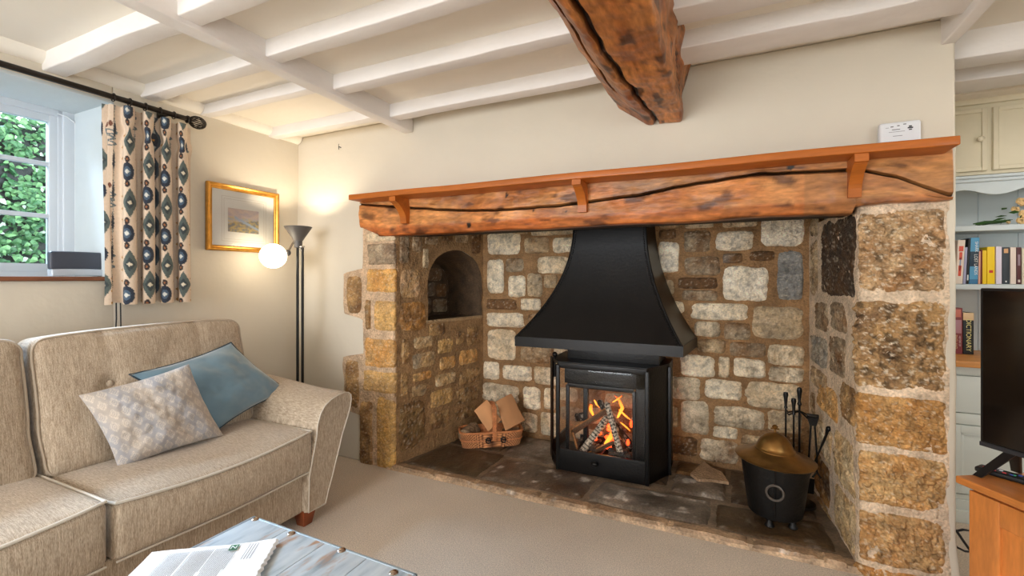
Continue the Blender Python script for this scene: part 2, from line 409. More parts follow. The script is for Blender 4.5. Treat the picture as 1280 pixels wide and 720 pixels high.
def mortar(mb, P, s0, s1, z0, z1, col, hole=None, wav=.005, start=None, end=None, step=.016, off=0., dirt=.25, col2=None, split=0):
    nu, nv = int((s1 - s0) / step), int((z1 - z0) / step); base = Vector(lin(col))
    vs = []; cs = []
    ins = {}
    for i in range(nu + 1):
        for j in range(nv + 1):
            z = z0 + (z1 - z0) * j / nv
            a = start(z) if start else s0; b = end(z) if end else s1
            s = a + (b - a) * i / nu
            if hole:
                r, (hs, hz) = hole(s, z)
                ins[i, j] = r < 1
                if r < 1: s2, z2 = hs, hz
                else: s2, z2 = s, z
            else: s2, z2 = s, z
            p, n = P.at(s2)
            q = Vector((p.x, p.y, z2))
            vs.append(q + n * (wav * fbm(q, 9, 4) + off)); bb = (Vector(lin(col2)) if col2 and s2 > split else base); cs.append(tuple(bb * (1 + dirt * fbm(q, 6, 4) + .1 * fbm(q, 40, 2))))
    fs = []
    for i in range(nu):
        for j in range(nv):
            q = [(i, j), (i + 1, j), (i + 1, j + 1), (i, j + 1)]
            if hole and all(ins[k] for k in q): continue
            fs.append(tuple(a * (nv + 1) + b for a, b in q))
    mb.add(vs, fs, cs)
def fill(mb, P, s0, s1, z0, z1, hr, wr, pal, avoid=None, gap=.014, seed=1, **kw):
    rnd = random.Random(seed); z = z0; n = seed * 100
    while z < z1 - .03:
        h = rnd.uniform(*hr); h = min(h, z1 - z); s = s0 - rnd.uniform(0, wr[0])
        while s < s1 - .02:
            w_ = rnd.uniform(*wr); a, b = max(s, s0), min(s + w_, s1)
            if b - a > .035:
                hh = h * rnd.uniform(.86, 1)
                r = (a + gap / 2, z + gap / 2, b - gap / 2, z + hh - gap / 2)
                if not (avoid and any(r[0] < q[2] - .012 and r[2] > q[0] + .012 and r[1] < q[3] - .012 and r[3] > q[1] + .012 for q in avoid)):
                    c, wm = rnd.choice(pal); stone(mb, P, *r, c, warm=wm, seed=n, **kw); n += 1
            s += w_
        z += h
# palette, sRGB of the stone itself
PALE = (236, 216, 184); CREAM = (242, 226, 198); WHITE = (250, 238, 216); TANL = (212, 184, 144); GREYT = (170, 150, 122); BRN = (124, 88, 52); DBRN = (88, 60, 34)
GREY = (150, 146, 138); GOLD = (222, 176, 106); ORA = (212, 152, 80); OCH = (196, 156, 102); UMB = (120, 84, 50); PINK = (196, 158, 118)
# ---- back wall
PB = Path([(-1.78, 3.12), (.52, 3.12)], -1)
bl = [  # pixel box, colour, second colour
 (609,291,651,318,PALE,CREAM),(655,297,687,316,TANL,BRN),(691,297,718,316,PALE,CREAM),(609,324,630,367,CREAM,PALE),(632,323,654,340,BRN,GREYT),
 (671,321,713,342,PALE,TANL),(635,345,657,371,CREAM,PALE),(659,342,678,371,TANL,GREYT),(680,343,697,360,BRN,TANL),(608,374,646,387,BRN,UMB),
 (651,373,676,388,CREAM,PALE),(608,391,655,409,PALE,CREAM),(609,412,645,450,PALE,TANL),(651,432,689,454,BRN,TANL),(604,452,624,474,CREAM,PALE),
 (628,457,665,476,PALE,CREAM),(668,459,700,481,TANL,PALE),(603,480,649,503,PALE,GREYT),(654,484,676,512,PALE,CREAM),(680,485,694,512,PALE,TANL),
 (640,284,660,293,BRN,TANL),(664,284,716,294,TANL,PALE),(606,280,636,288,GREYT,PALE),(604,506,650,540,TANL,GREYT),(652,516,672,540,PALE,TANL),(676,516,700,545,TANL,PALE),
 (660,392,690,410,TANL,BRN),(650,412,690,430,PALE,TANL),(692,412,716,456,PALE,TANL),
 (824,276,850,285,TANL,OCH),(856,275,892,285,PALE,TANL),(903,272,946,284,PALE,TANL),(952,268,1005,308,WHITE,CREAM),(824,287,845,299,BRN,UMB),
 (855,288,888,315,GREYT,BRN),(895,289,942,313,WHITE,PALE),(823,302,849,341,WHITE,CREAM),(855,321,900,344,UMB,GREYT),(903,317,928,329,GREY,BRN),
 (937,314,968,326,DBRN,BRN),(904,333,960,376,WHITE,CREAM),(972,314,1004,376,GREY,(128,128,126)),(847,347,897,361,BRN,DBRN),(853,363,897,376,UMB,GREYT),
 (863,379,934,400,CREAM,PALE),(941,383,1004,424,GREYT,TANL),(868,402,900,421,PALE,GREYT),(905,403,938,425,GREYT,BRN),(872,424,907,441,TANL,BRN),
 (912,428,957,446,BRN,GREYT),(960,431,1005,457,PALE,TANL),(850,444,894,471,PALE,CREAM),(898,446,912,472,TANL,PALE),(917,449,957,472,CREAM,PALE),
 (962,459,1005,478,PALE,GREYT),(830,471,875,499,PALE,GREYT),(881,475,927,499,PALE,CREAM),(932,479,1002,511,TANL,PALE),(851,502,886,542,GREYT,PALE),
 (892,509,955,535,PALE,GREYT),(960,514,1003,541,TANL,GREYT),(891,534,922,548,PALE,CREAM),(830,508,847,534,TANL,BRN),(832,545,872,568,DBRN,BRN),
 (875,550,924,578,PALE,BRN),(926,545,965,578,TANL,BRN),(968,546,1004,580,TANL,BRN)]
m = MB(); rects = []
mortar(m, PB, 0, 2.3, 0, 2.1, (148, 112, 74))
for i, (u0, v0, u1, v1, c, c2) in enumerate(bl):
    r = PB.rect(0, u0, v0, u1, v1); rects.append(r)
    stone(m, PB, r[0] - .002, r[1] - .002, r[2] + .002, r[3] + .002, c, warm=c2, seed=i + 1, depth=.02, rough=.010 if c in (WHITE, PALE, CREAM) else .007, step=.0075, sq=6, spot=.35, light=c in (WHITE, PALE))
fill(m, PB, .12, 2.2, .05, 1.62, (.10, .14), (.12, .24), [(TANL, GREYT), (PALE, TANL), (BRN, GREYT)], avoid=rects, seed=5, depth=.016, step=.015)
m.build('back_wall', m_stone, fire, tags={'label': 'back wall of small pale rough stones in brown mortar'})
# ---- right pier, front and inner face
PR = Path([(.80, 2.278), (.497, 2.278), (.445, 3.14)], 1, .022)
def rr(k, *a): return PR.rect(k, *a)
m = MB()
mortar(m, PR, .02, PR.L, 0, 1.50, (218, 194, 166), dirt=.12, end=None, start=lambda z: .022 + .006 * nz(z, 0, 0, 12) - max(0, .3 - z) * .03)
L0 = .303
def quoin(v0, v1, e, c, c2, seed, k=1.0, sa=.03, **kw):
    z1 = onY(1127, v0, 2.27).z; z0 = onY(1127, v1, 2.27).z
    stone(m, PR, sa, z0, L0 + e, z1, c, warm=c2, seed=seed, depth=.018, rough=.02, step=.0045, sq=14, pale=1.5 if seed < 303 else .9, **kw)
quoin(262, 366, .008, (204, 172, 130), (168, 124, 80), 301, spot=.5)
quoin(376, 488, .05, (196, 156, 104), (136, 104, 72), 302, spot=.6)
quoin(497, 562, .035, (206, 162, 104), (182, 130, 70), 303, spot=.3)
quoin(570, 637, .015, (212, 174, 120), (194, 142, 82), 304, spot=.3)
quoin(645, 712, .01, (208, 170, 118), (184, 134, 80), 305, spot=.35)
quoin(717, 760, .03, (210, 160, 98), (186, 132, 74), 306)
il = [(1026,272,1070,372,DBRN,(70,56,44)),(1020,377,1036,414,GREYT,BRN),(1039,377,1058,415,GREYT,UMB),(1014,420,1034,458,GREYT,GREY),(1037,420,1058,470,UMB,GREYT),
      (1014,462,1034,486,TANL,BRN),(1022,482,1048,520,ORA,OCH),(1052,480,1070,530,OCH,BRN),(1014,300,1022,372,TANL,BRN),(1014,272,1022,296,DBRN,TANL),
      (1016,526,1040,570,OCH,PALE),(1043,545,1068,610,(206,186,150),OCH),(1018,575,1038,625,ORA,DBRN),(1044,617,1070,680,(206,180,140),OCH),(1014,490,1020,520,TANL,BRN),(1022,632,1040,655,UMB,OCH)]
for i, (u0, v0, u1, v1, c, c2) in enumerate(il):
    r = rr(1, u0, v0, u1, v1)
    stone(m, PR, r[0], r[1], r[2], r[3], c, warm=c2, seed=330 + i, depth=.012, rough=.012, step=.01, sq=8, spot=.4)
m.build('right_pier', m_stone, fire, tags={'label': 'right pier of large golden hewn blocks'})
# ---- left pier with the arched niche
PL = Path([(-2.34, 2.278), (-1.882, 2.278), (-1.70, 3.14)], -1, .022)
S0 = .458; AR, ARZ0, ARZS, ARR = (.285, .845), .912, 1.17, .235   # niche span, sill, springing, rise
ac, aw = S0 + sum(AR) / 2, (AR[1] - AR[0]) / 2
def hole(s, z):
    x = (s - ac) / aw; y = (z - ARZS) / ARR if z > ARZS else (z - ARZS) / (ARZS - ARZ0)
    r = math.sqrt(x * x + y * y) if z > ARZS else max(abs(x), abs(y))
    if r > .999 or r < 1e-6: return r, (s, z)
    x, y = x / r, y / r
    if z > ARZS: return r, (ac + x * aw, ARZS + y * ARR)
    return r, (ac + x * aw, max(ARZ0, ARZS + y * (ARZS - ARZ0)))
def lstart(z):
    b = .205 + .012 * nz(z, 3, 0, 9)
    for a0, a1 in ((.965, 1.235), (.33, .68)):
        k = min(1, max(0, (z - a0 + .03) / .03)) * min(1, max(0, (a1 + .03 - z) / .03)); b = b - k * (.165 if a0 > .9 else .17)
    return b
m = MB()
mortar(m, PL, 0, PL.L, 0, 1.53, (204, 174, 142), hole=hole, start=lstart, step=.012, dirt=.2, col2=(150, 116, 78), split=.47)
fl = [(458,289,494,302,PALE,TANL),(459,304,494,331,GREYT,(150,124,98)),(458,336,495,366,ORA,GOLD),(468,375,494,414,GOLD,OCH),(456,423,495,460,ORA,OCH),(454,464,495,491,OCH,GOLD),(471,498,494,588,(216,170,96),OCH),(450,502,466,584,OCH,UMB),(457,374,464,412,BRN,OCH)]
for i, (u0, v0, u1, v1, c, c2) in enumerate(fl):
    r = PL.rect(0, u0, v0, u1, v1); e = .012 if u1 > 490 else 0
    stone(m, PL, r[0], r[1], r[2] + e, r[3], c, warm=c2, seed=400 + i, depth=.018, rough=.008, step=.006, sq=11, spot=.2)
for i, (u0, v0, u1, v1) in enumerate([(434,345,452,391), (432,450,449,509)]):
    r = PL.rect(0, u0, v0, u1, v1); stone(m, PL, *r, OCH, warm=UMB, seed=430 + i, depth=.014, rough=.008, step=.007, off=.004)
sl_ = [(499,292,512,330,UMB,GREYT),(500,336,526,373,OCH,PINK),(500,377,533,414,ORA,UMB),(502,423,512,455,UMB,OCH),(500,465,510,495,OCH,UMB),(497,500,532,560,UMB,(136,108,66)),
       (536,404,556,420,OCH,UMB),(516,420,542,436,OCH,TANL),(546,423,566,442,OCH,GOLD),(570,414,580,430,OCH,UMB),(583,408,598,432,OCH,UMB),
       (515,440,545,460,GREYT,OCH),(549,445,570,462,ORA,OCH),(573,436,597,456,ORA,OCH),(516,464,540,476,ORA,OCH),(544,466,570,482,OCH,TANL),(574,460,600,480,OCH,UMB),
       (514,480,534,496,GREYT,OCH),(537,486,566,508,OCH,GOLD),(570,484,598,504,UMB,OCH),(537,512,562,536,OCH,UMB),(567,508,596,524,UMB,OCH),
       (515,292,528,316,TANL,UMB),(530,287,548,306,UMB,TANL),(551,286,566,302,BRN,UMB),(569,287,586,304,UMB,TANL),(589,290,601,318,BRN,UMB),(528,310,536,336,TANL,GREYT)]
for i, (u0, v0, u1, v1, c, c2) in enumerate(sl_):
    r = PL.rect(1, u0, v0, u1, v1)
    stone(m, PL, *r, c, warm=c2, seed=440 + i, depth=.012, rough=.008, step=.01, sq=6, spot=.45)
# niche lining and back
D_ = .32
def arch(t):   # outline of the niche, t 0..1 over sill-left, up, over, down, sill-right
    if t < .25: return ac - aw, ARZ0 + (ARZS - ARZ0) * t / .25
    if t > .75: return ac + aw, ARZ0 + (ARZS - ARZ0) * (1 - t) / .25
    a = pi * (1 - (t - .25) / .5); return ac + aw * math.cos(a), ARZS + ARR * math.sin(a)
pin, nin = PL.at(ac)
def nich(t, d, closed=False):
    s, z = arch(t) if not closed else (ac - aw + 2 * aw * t, ARZ0)
    p = PL.raw(s) - nin * (d * D_); q = Vector((p.x, p.y, z))
    k = .85 + .15 * (1 - d)
    c = PL.raw(ac) - nin * (d * D_)
    q = Vector((c.x + (q.x - c.x) * k, c.y + (q.y - c.y) * k, ARZ0 + (q.z - ARZ0) * k))
    return q + Vector((1, 1, 1)) * .006 * fbm(q, 9, 3)
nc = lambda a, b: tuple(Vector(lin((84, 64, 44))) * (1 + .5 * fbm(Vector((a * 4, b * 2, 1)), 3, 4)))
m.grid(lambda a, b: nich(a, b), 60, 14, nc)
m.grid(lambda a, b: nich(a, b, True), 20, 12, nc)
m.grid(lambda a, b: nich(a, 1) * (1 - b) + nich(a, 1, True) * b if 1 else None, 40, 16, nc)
class Off:
    def at(s_, s):
        p = PL.raw(s) - nin * (D_ - .004); return p, nin
for i, (a, z0, b, z1, c) in enumerate([(.33, .93, .46, 1.05, GREY), (.47, .93, .62, 1.05, (120, 108, 92)), (.63, .93, .79, 1.04, GREYT), (.34, 1.06, .52, 1.17, GREYT), (.53, 1.06, .66, 1.17, (110, 98, 84)), (.67, 1.05, .78, 1.16, BRN), (.40, 1.18, .56, 1.28, GREYT), (.57, 1.18, .73, 1.28, (116, 96, 74))]):
    stone(m, Off(), S0 + a, z0, S0 + b, z1, c, warm=UMB, seed=500 + i, depth=.012, rough=.006, step=.012)
# stone sill of the niche
class Nf:
    pass
m.col = lin((176, 146, 108))
for k in range(1):
    a0, b0 = PL.raw(S0 + AR[0] - .02), PL.raw(S0 + AR[1])
    def sf(u, v):
        p = a0.lerp(b0, u) + nin * (.012 * math.sin(v * pi) + .004 * nz(u * 9, v, 0, 1)); return Vector((p.x, p.y, ARZ0 - .022 + .026 * v))
    m.grid(sf, 40, 6)
m.build('left_pier', m_stone, fire, tags={'label': 'left pier of squared golden blocks with an arched niche'})
# ---- hearth
m = MB(); base = Vector(lin((120, 102, 84)))
def hz(x, y): return .022 + .004 * fbm((x, y, 0), 6, 3)
m.grid(lambda a, b: Vector((-1.93 + 2.46 * a, 2.262 + .90 * b, hz(a * 2.4, b) if b > .001 else 0.0)), 200, 70, lambda a, b: tuple((base if b > .075 else Vector(lin((176, 148, 118)))) * (1 + .5 * fbm((a * 2.4, b, 2), 7, 4))))
def slab(x0, x1, y0, y1, c, c2, seed, x0b=None, x1b=None, spot=.3, hh=.0):
    x0b = x0 if x0b is None else x0b; x1b = x1 if x1b is None else x1b
    A, B = Vector(lin(c)), Vector(lin(c2)); g = .012
    nu, nv = int((x1 - x0) / .012), int((y1 - y0) / .012)
    def q(a, b):
        ja = .010 * noise.noise(Vector((b * 5, seed, 0))); jb = .008 * noise.noise(Vector((a * 6, seed, 9)))
        xa, xb = x0 + (x0b - x0) * b, x1 + (x1b - x1) * b
        return xa + g + (xb - xa - 2 * g) * a + ja * (1 - a), y0 + g + (y1 - y0 - 2 * g) * b + jb
    def fn(a, b):
        x, y = q(a, b); e = max(abs(2 * a - 1), abs(2 * b - 1)); return Vector((x, y, .020 + hh + .014 * (1 - e ** 14) + .006 * fbm((x, y, seed), 6, 4)))
    def cf(a, b):
        x, y = q(a, b); k = min(1, max(0, .45 + 1.0 * fbm((x, y, seed), 4, 5)))
        cc = A.lerp(B, k); d = fbm((x, y, seed + 7), 13, 4)
        return tuple(cc.lerp(Vector(lin((206, 196, 184))), min(1, max(0, (d - .38) * 4)) * spot) * (1 + .25 * fbm((x, y, 4), 40, 2)))
    m.grid(fn, nu, nv, cf)
def hx(u, v): return onZ(u, v, .03).x
DK, DK2, ASH = (78, 60, 44), (50, 38, 28), (138, 124, 110)
slab(-1.86, hx(588, 603), 2.34, 2.74, DK, (78, 62, 44), 1, x0b=-1.80, x1b=hx(631, 571), spot=.15)
slab(hx(588, 603), hx(723, 634), 2.34, 2.68, (80, 58, 42), (108, 92, 78), 2, x0b=hx(631, 571), x1b=hx(749, 600), spot=.8)
slab(hx(723, 634), -.05, 2.34, 2.62, (78, 68, 58), ASH, 3, x0b=hx(749, 600), spot=.7)
slab(-.05, .455, 2.34, 2.62, (66, 50, 34), (86, 66, 44), 4, x1b=.44, spot=.15)
slab(-1.80, -1.36, 2.75, 3.11, DK, DK2, 5, x0b=-1.74); slab(-1.36, -.96, 2.70, 3.11, DK, ASH, 6)
slab(-.96, -.28, 2.70, 3.11, DK2, DK, 7); slab(-.28, .02, 2.64, 2.9, ASH, DK, 8, spot=.9); slab(-.28, .02, 2.90, 3.11, DK2, BRN, 9)
slab(.02, .43, 2.64, 3.11, DK, DK2, 10)
# narrow pale kerb stones along the carpet
xx = -1.92; k = 0
while xx < .46:
    x2 = min(.47, xx + random.uniform(.25, .5)); slab(xx - .006, x2 + .006, 2.256, 2.345, (170, 140, 110), (132, 106, 82), 30 + k, spot=.6, hh=-.004); xx = x2; k += 1
m.build('hearth', m_hearth, fire, tags={'label': 'dark worn stone flags with a pale kerb'})
# loose flake of stone lying at the back of the hearth
m = MB(); m.col = lin((176, 144, 112))
pts = [onZ(863, 592, .05), onZ(880, 577, .05), onZ(890, 585, .05), onZ(902, 590, .05), onZ(911, 603, .05), onZ(890, 600, .05), onZ(872, 599, .05)]
m.prism([(p.x, p.y, .037) for p in pts], (0, 0, .016))
m.build('stone_flake', m_stone, smooth=False, tags=T('flat tan broken piece of stone lying on the hearth between stove and coal bucket', 'stone'))

# ---- oak lintel
LX0, LX1, LY = -2.13, .775, 2.235
cr = [(455,255),(500,258),(560,262),(620,263),(700,257),(800,243),(870,228),(950,216),(1000,214),(1070,211),(1120,222),(1185,246)]
crw = [onY(u, v, LY) for u, v in cr]
def crack_z(x):
    for a, b in zip(crw, crw[1:]):
        if x <= b.x: return a.z + (b.z - a.z) * (x - a.x) / (b.x - a.x)
    return crw[-1].z
def lbot(x):
    if x < -1.98: return 1.475 + min(1, (-1.98 - x) / .13) * .05
    if x > .47: return 1.495 + .01 * nz(x, 0, 0, 9)
    return 1.466 + .008 * nz(x, 0, 0, 3)
LZC = 1.468 + .209 * 12 / 23
def lz(p):
    b, c = lbot(p.x), crack_z(p.x) + .003 * nz(p.x, 2, 0, 12)
    return b + (p.z - 1.46) * (c - b) / (LZC - 1.46) if p.z < LZC else c + (p.z - LZC) * (1.692 - c) / (1.685 - LZC)
def lfn(p):
    q = p.copy(); t = (p.z - 1.46) / .225
    if p.y < 2.40:
        q.z = lz(p)
        if p.y < 2.25:
            q.y += fbm(Vector((p.x * .8, 0, p.z)), 6, 4) * .010 + .012 * fbm(Vector((p.x * .5, 3, 0)), 2, 2)
            z = q.z
            if z < 1.515 and p.x < .5: q.y += (1.515 - z) * .45                 # lower chamfer
            wd = .004 + .003 * nz(p.x, 0, 0, 4)
            d = abs(p.z - LZC); q.y += .03 * math.exp(-(d / wd) ** 2)
    if p.x < LX0 + .03: q.x += .012 * fbm(p, 9, 3) + .02 * abs(t - .55)
    return q
def lc(p):
    n1 = fbm(Vector((p.x * .9, p.y, p.z * 3)), 4, 4); n2 = fbm(Vector((p.x * 1.6 + 4, p.y, p.z * 5)), 4, 4)
    zz = lz(p)
    c = Vector(lin((172, 102, 50))).lerp(Vector(lin((206, 142, 82))), min(1, max(0, .45 + n1)))
    if zz < 1.52: c = c.lerp(Vector(lin((168, 84, 34))), .6)
    if p.x > .3 or zz > crack_z(p.x): c = c.lerp(Vector(lin((150, 106, 64))), .55 if p.x > -.5 else .25)
    c = c * (1 + .3 * fbm(Vector((p.x * 3 + n1, p.y, p.z * 40)), 2, 3))
    c = c.lerp(Vector(lin((70, 36, 18))), min(1, max(0, (n2 - .3) * 4)) * .75)
    for (u, v, r_) in ((633, 244, .011), (584, 281, .014), (667, 263, .008), (988, 209, .012), (707, 264, .006)):
        k = onY(u, v, LY)
        if (p.x - k.x) ** 2 + (zz - k.z) ** 2 < r_ * r_: c = Vector(lin((24, 14, 8)))
    if p.y < 2.26 and abs(p.z - LZC) < .004: c = Vector(lin((16, 10, 7)))
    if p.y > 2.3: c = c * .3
    return tuple(c)
m = MB(); m.rbox(LX0, LX1, LY, 2.46, 1.46, 1.685, r=.008, step=.008, fn=lfn, cfn=lc) if 0 else None
m = MB(); _st = .009
m.rbox(LX0, LX1, LY, LY + .10, 1.46, 1.685, r=.008, step=_st, fn=lfn, cfn=lc)
m.build('oak_lintel', m_oak, tags=T('long old oak beam with a long black crack bridging the fireplace opening', 'lintel'))
# stone and soot-black masonry that closes the opening behind the lintel
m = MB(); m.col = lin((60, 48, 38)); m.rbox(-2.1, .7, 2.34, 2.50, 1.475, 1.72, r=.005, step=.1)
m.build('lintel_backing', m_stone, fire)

# ---- mantel shelf with three brackets
sh = thing('mantel_shelf', 'long orange varnished pine shelf on brackets above the fireplace lintel', 'shelf', (-.66, 2.2, 1.68))
m = MB(); m.rbox(-2.083, .748, 2.10, 2.288, 1.680, 1.712, r=.004, step=.1, fn=lambda p: p + Vector((0, 0, -.010 * ((p.x + 2.08) / 2.83) + .004 * nz(p.x, 0, 0, 2))))
m.build('board', m_shelf, sh)
for x in (-1.757, -.645, .470):
    m = MB(); z1 = 1.682 if x < 0 else 1.672; h = .022
    prof = [(2.112, z1), (2.112, z1 - .030), (2.128, z1 - .034)]
    for k in range(9):
        a = k / 8 * pi / 2; prof.append((2.128 + .085 * math.sin(a) ** 1.4, z1 - .035 - .095 * (1 - math.cos(a)) ** .8))
    prof += [(2.215, z1 - .15), (2.250, z1 - .15), (2.250, z1)]
    m.prism([(x - h, a, b) for a, b in prof], (2 * h, 0, 0)); m.build('bracket', m_shelf, sh, smooth=False)

# ================================================================== canopy hood
def hsec(t):   # t 0 (rim top) .. 1 (throat): half widths, front y, z
    e = (1 - t) ** 2.1
    return (-1.21 + (1 - e) * .325, -.207 - (1 - e) * .225, 2.65 + (1 - e) * .20, .827 + t * .73)
hood = thing('hood', 'large black flared metal canopy hood over the open fire', 'hood', (-.7, 2.85, .77))
m = MB(); n = 26
ring = []
for i in range(n + 1):
    xl, xr, yf, z = hsec(i / n)
    ring.append([(xl - .04 * (1 - i / n), 3.11, z), (xl, yf, z), (xr, yf, z), (xr + .048 * (1 - .6 * i / n), 3.11, z)])
vs = []; fs = []
NS = 12
for r_ in ring:
    row = []
    for a, b in zip(r_, r_[1:]):
        for k in range(NS): row.append(Vector(a).lerp(Vector(b), k / NS))
    row.append(Vector(r_[-1])); vs += row
W_ = 3 * NS + 1
for i in range(n):
    for k in range(W_ - 1): fs.append((i * W_ + k, i * W_ + k + 1, (i + 1) * W_ + k + 1, (i + 1) * W_ + k))
m.add(vs, fs)
xl, xr, yf, z = hsec(1)
m.add([(xl, 3.11, z), (xl, yf, z), (xr, yf, z), (xr + .02, 3.11, z), (xl, 3.11, 2.1), (xl, yf, 2.1), (xr, yf, 2.1), (xr + .02, 3.11, 2.1)], [(0, 1, 5, 4), (1, 2, 6, 5), (2, 3, 7, 6)])
m.build('canopy', m_hood, hood, sharp=30)
m = MB()
P4 = [(-1.255, 3.11), (-1.214, 2.646), (-.203, 2.646), (-.155, 3.11)]
def band(m, P4, z0, z1, th=.006):
    for a, b in zip(P4, P4[1:]):
        d = Vector((b[0] - a[0], b[1] - a[1], 0)).normalized(); nn = Vector((-d.y, d.x, 0)) * th
        m.prism([(a[0], a[1], z0), (b[0], b[1], z0), (b[0], b[1], z1), (a[0], a[1], z1)], nn)
band(m, P4, .768, .829)
m.build('rim', m_hood, hood, smooth=False)
m = MB()
for sx in (1, 2):   # riveted seams along the two front edges
    m = MB()
    pts = [Vector(r_[sx]) + Vector((0, -.003, 0)) for r_ in ring]; m.tube(pts, .005, 6)
    for i in range(len(pts) - 1):
        for k in (.25, .75): m.ball(pts[i].lerp(pts[i + 1], k) + Vector((.016 if sx == 1 else -.016, -.002, 0)), .0045, 4)
    m.build('riveted_seam', m_black, hood)


# ================================================================== fire box
st = thing('fire_box', 'black iron fire box with glazed front standing on the hearth under the hood', 'stove', (-.66, 2.8, .03))
Fy = 2.642; A0, A1, A2, A3 = (-1.005, 2.762), (-.922, Fy), (-.393, Fy), (-.295, 2.848)
Z0, Z1 = .034, .675
m = MB(); m.prism([(A0[0], 3.02, Z0), (*A0, Z0), (*A1, Z0), (*A2, Z0), (*A3, Z0), (A3[0], 3.02, Z0)], (0, 0, .045)); m.build('base', m_black, st, smooth=False)
m = MB(); m.prism([(A0[0], 3.05, Z1), (*A0, Z1), (*A1, Z1), (*A2, Z1), (*A3, Z1), (A3[0], 3.05, Z1)], (0, 0, .018))
m.build('top_plate', m_black, st, smooth=False)
m = MB(); m.rbox(-.90, -.34, 2.76, 3.05, .69, .80, r=.006); m.build('flue_collar', m_black, st)
for (x, y) in (A1, A2, A3):
    m = MB(); m.rbox(x - .011, x + .011, y - .011, y + .011, Z0, Z1, r=.004); m.build('corner_post', m_black, st)
m = MB()   # front frame: bottom, top, and inner door frame
m.rbox(A1[0], A2[0], Fy - .004, Fy + .010, Z0, .165, r=.003); m.build('lower_front', m_black, st); m = MB(); m.rbox(A1[0], A2[0], Fy - .006, Fy + .012, Z1 - .02, Z1 + .014, r=.004)
m.build('top_rail', m_black, st)
ix0, ix1 = onY(709, 480, 2.70).x, onY(792, 480, 2.70).x
iz1 = onY(709, 481, 2.70).z
m = MB(); y = 2.70
m.rbox(ix0 - .01, ix0 + .012, y, y + .014, .10, iz1, r=.003); m.rbox(ix1 - .008, ix1 + .012, y, y + .014, .10, iz1, r=.003)
m.rbox(ix0, ix1, y, y + .014, iz1 - .012, iz1 + .012, r=.003)
m.rbox(-.90, -.40, y + .002, y + .010, iz1 + .012, Z1, r=.003)
m.rbox(ix1 + .012, -.385, y + .002, y + .010, .08, Z1, r=.003)
m.rbox(ix0 + .055, ix0 + .085, y + .16, y + .19, .1, iz1, r=.003)
m.build('inner_frame', m_black, st)
MB().rbox(A1[0] + .01, A2[0] - .01, Fy + .001, Fy + .005, .16, Z1 - .02, r=.001).build('glass_pane', m_glass, st)
m = MB()
m.prism([(*A2, Z0), (*A3, Z0), (A3[0], A3[1], Z1), (A2[0], A2[1], Z1)], (-.006, .006, 0))
m.prism([(A3[0], A3[1], Z0), (A3[0], 3.04, Z0), (A3[0], 3.04, Z1), (A3[0], A3[1], Z1)], (-.008, 0, 0))
m.build('side_panel', m_black, st, smooth=False)
m = MB()
e = .06
m.prism([(A0[0], A0[1], Z0 + .02), (A1[0], A1[1], Z0 - .0), (A1[0], A1[1], .09), (A0[0], A0[1], .11)], (0, .006, 0)); m.build('lower_corner_panel', m_black, st, smooth=False); m = MB()
m.prism([(A0[0] - .008, A0[1] - .006, .07), (A0[0] + .014, A0[1] - .03, .05), (A0[0] + .014, A0[1] - .03, Z1 + .02), (A0[0] - .008, A0[1] - .006, Z1 + .025)], (.006, .01, 0)); m.build('open_side_door', m_black, st, smooth=False); m = MB()
m.prism([(A0[0], A0[1], Z0), (A0[0], 3.04, Z0), (A0[0], 3.04, .16), (A0[0], A0[1], .16)], (.008, 0, 0))
m.build('side_panel', m_black, st, smooth=False)
p = onY(693.5, 443, 2.74); MB().ball(p, .017, 8).build('knob', m_black, st)
MB().tube([(p.x, p.y, p.z - .01), (p.x, p.y, Z1 - .1)], .007, 8).build('hinge_rod', m_black, st)
m = MB(); p = onY(744, 579, 2.63); m.ball((p.x, 2.615, p.z), .014, 8, (1.6, 1, .8)); m.tube([(p.x, 2.65, p.z), (p.x, 2.61, p.z)], .007, 8); m.build('door_knob', m_black, st)
# fire basket inside
m = MB()
for k in range(9): m.rbox(-.86 + k * .055, -.85 + k * .055, 2.72, 2.98, .10, .115, r=.003)
m.rbox(-.88, -.40, 2.715, 2.73, .085, .12, r=.003); m.rbox(-.88, -.40, 2.97, 2.985, .085, .15, r=.003)
m.build('grate', m_black, st)
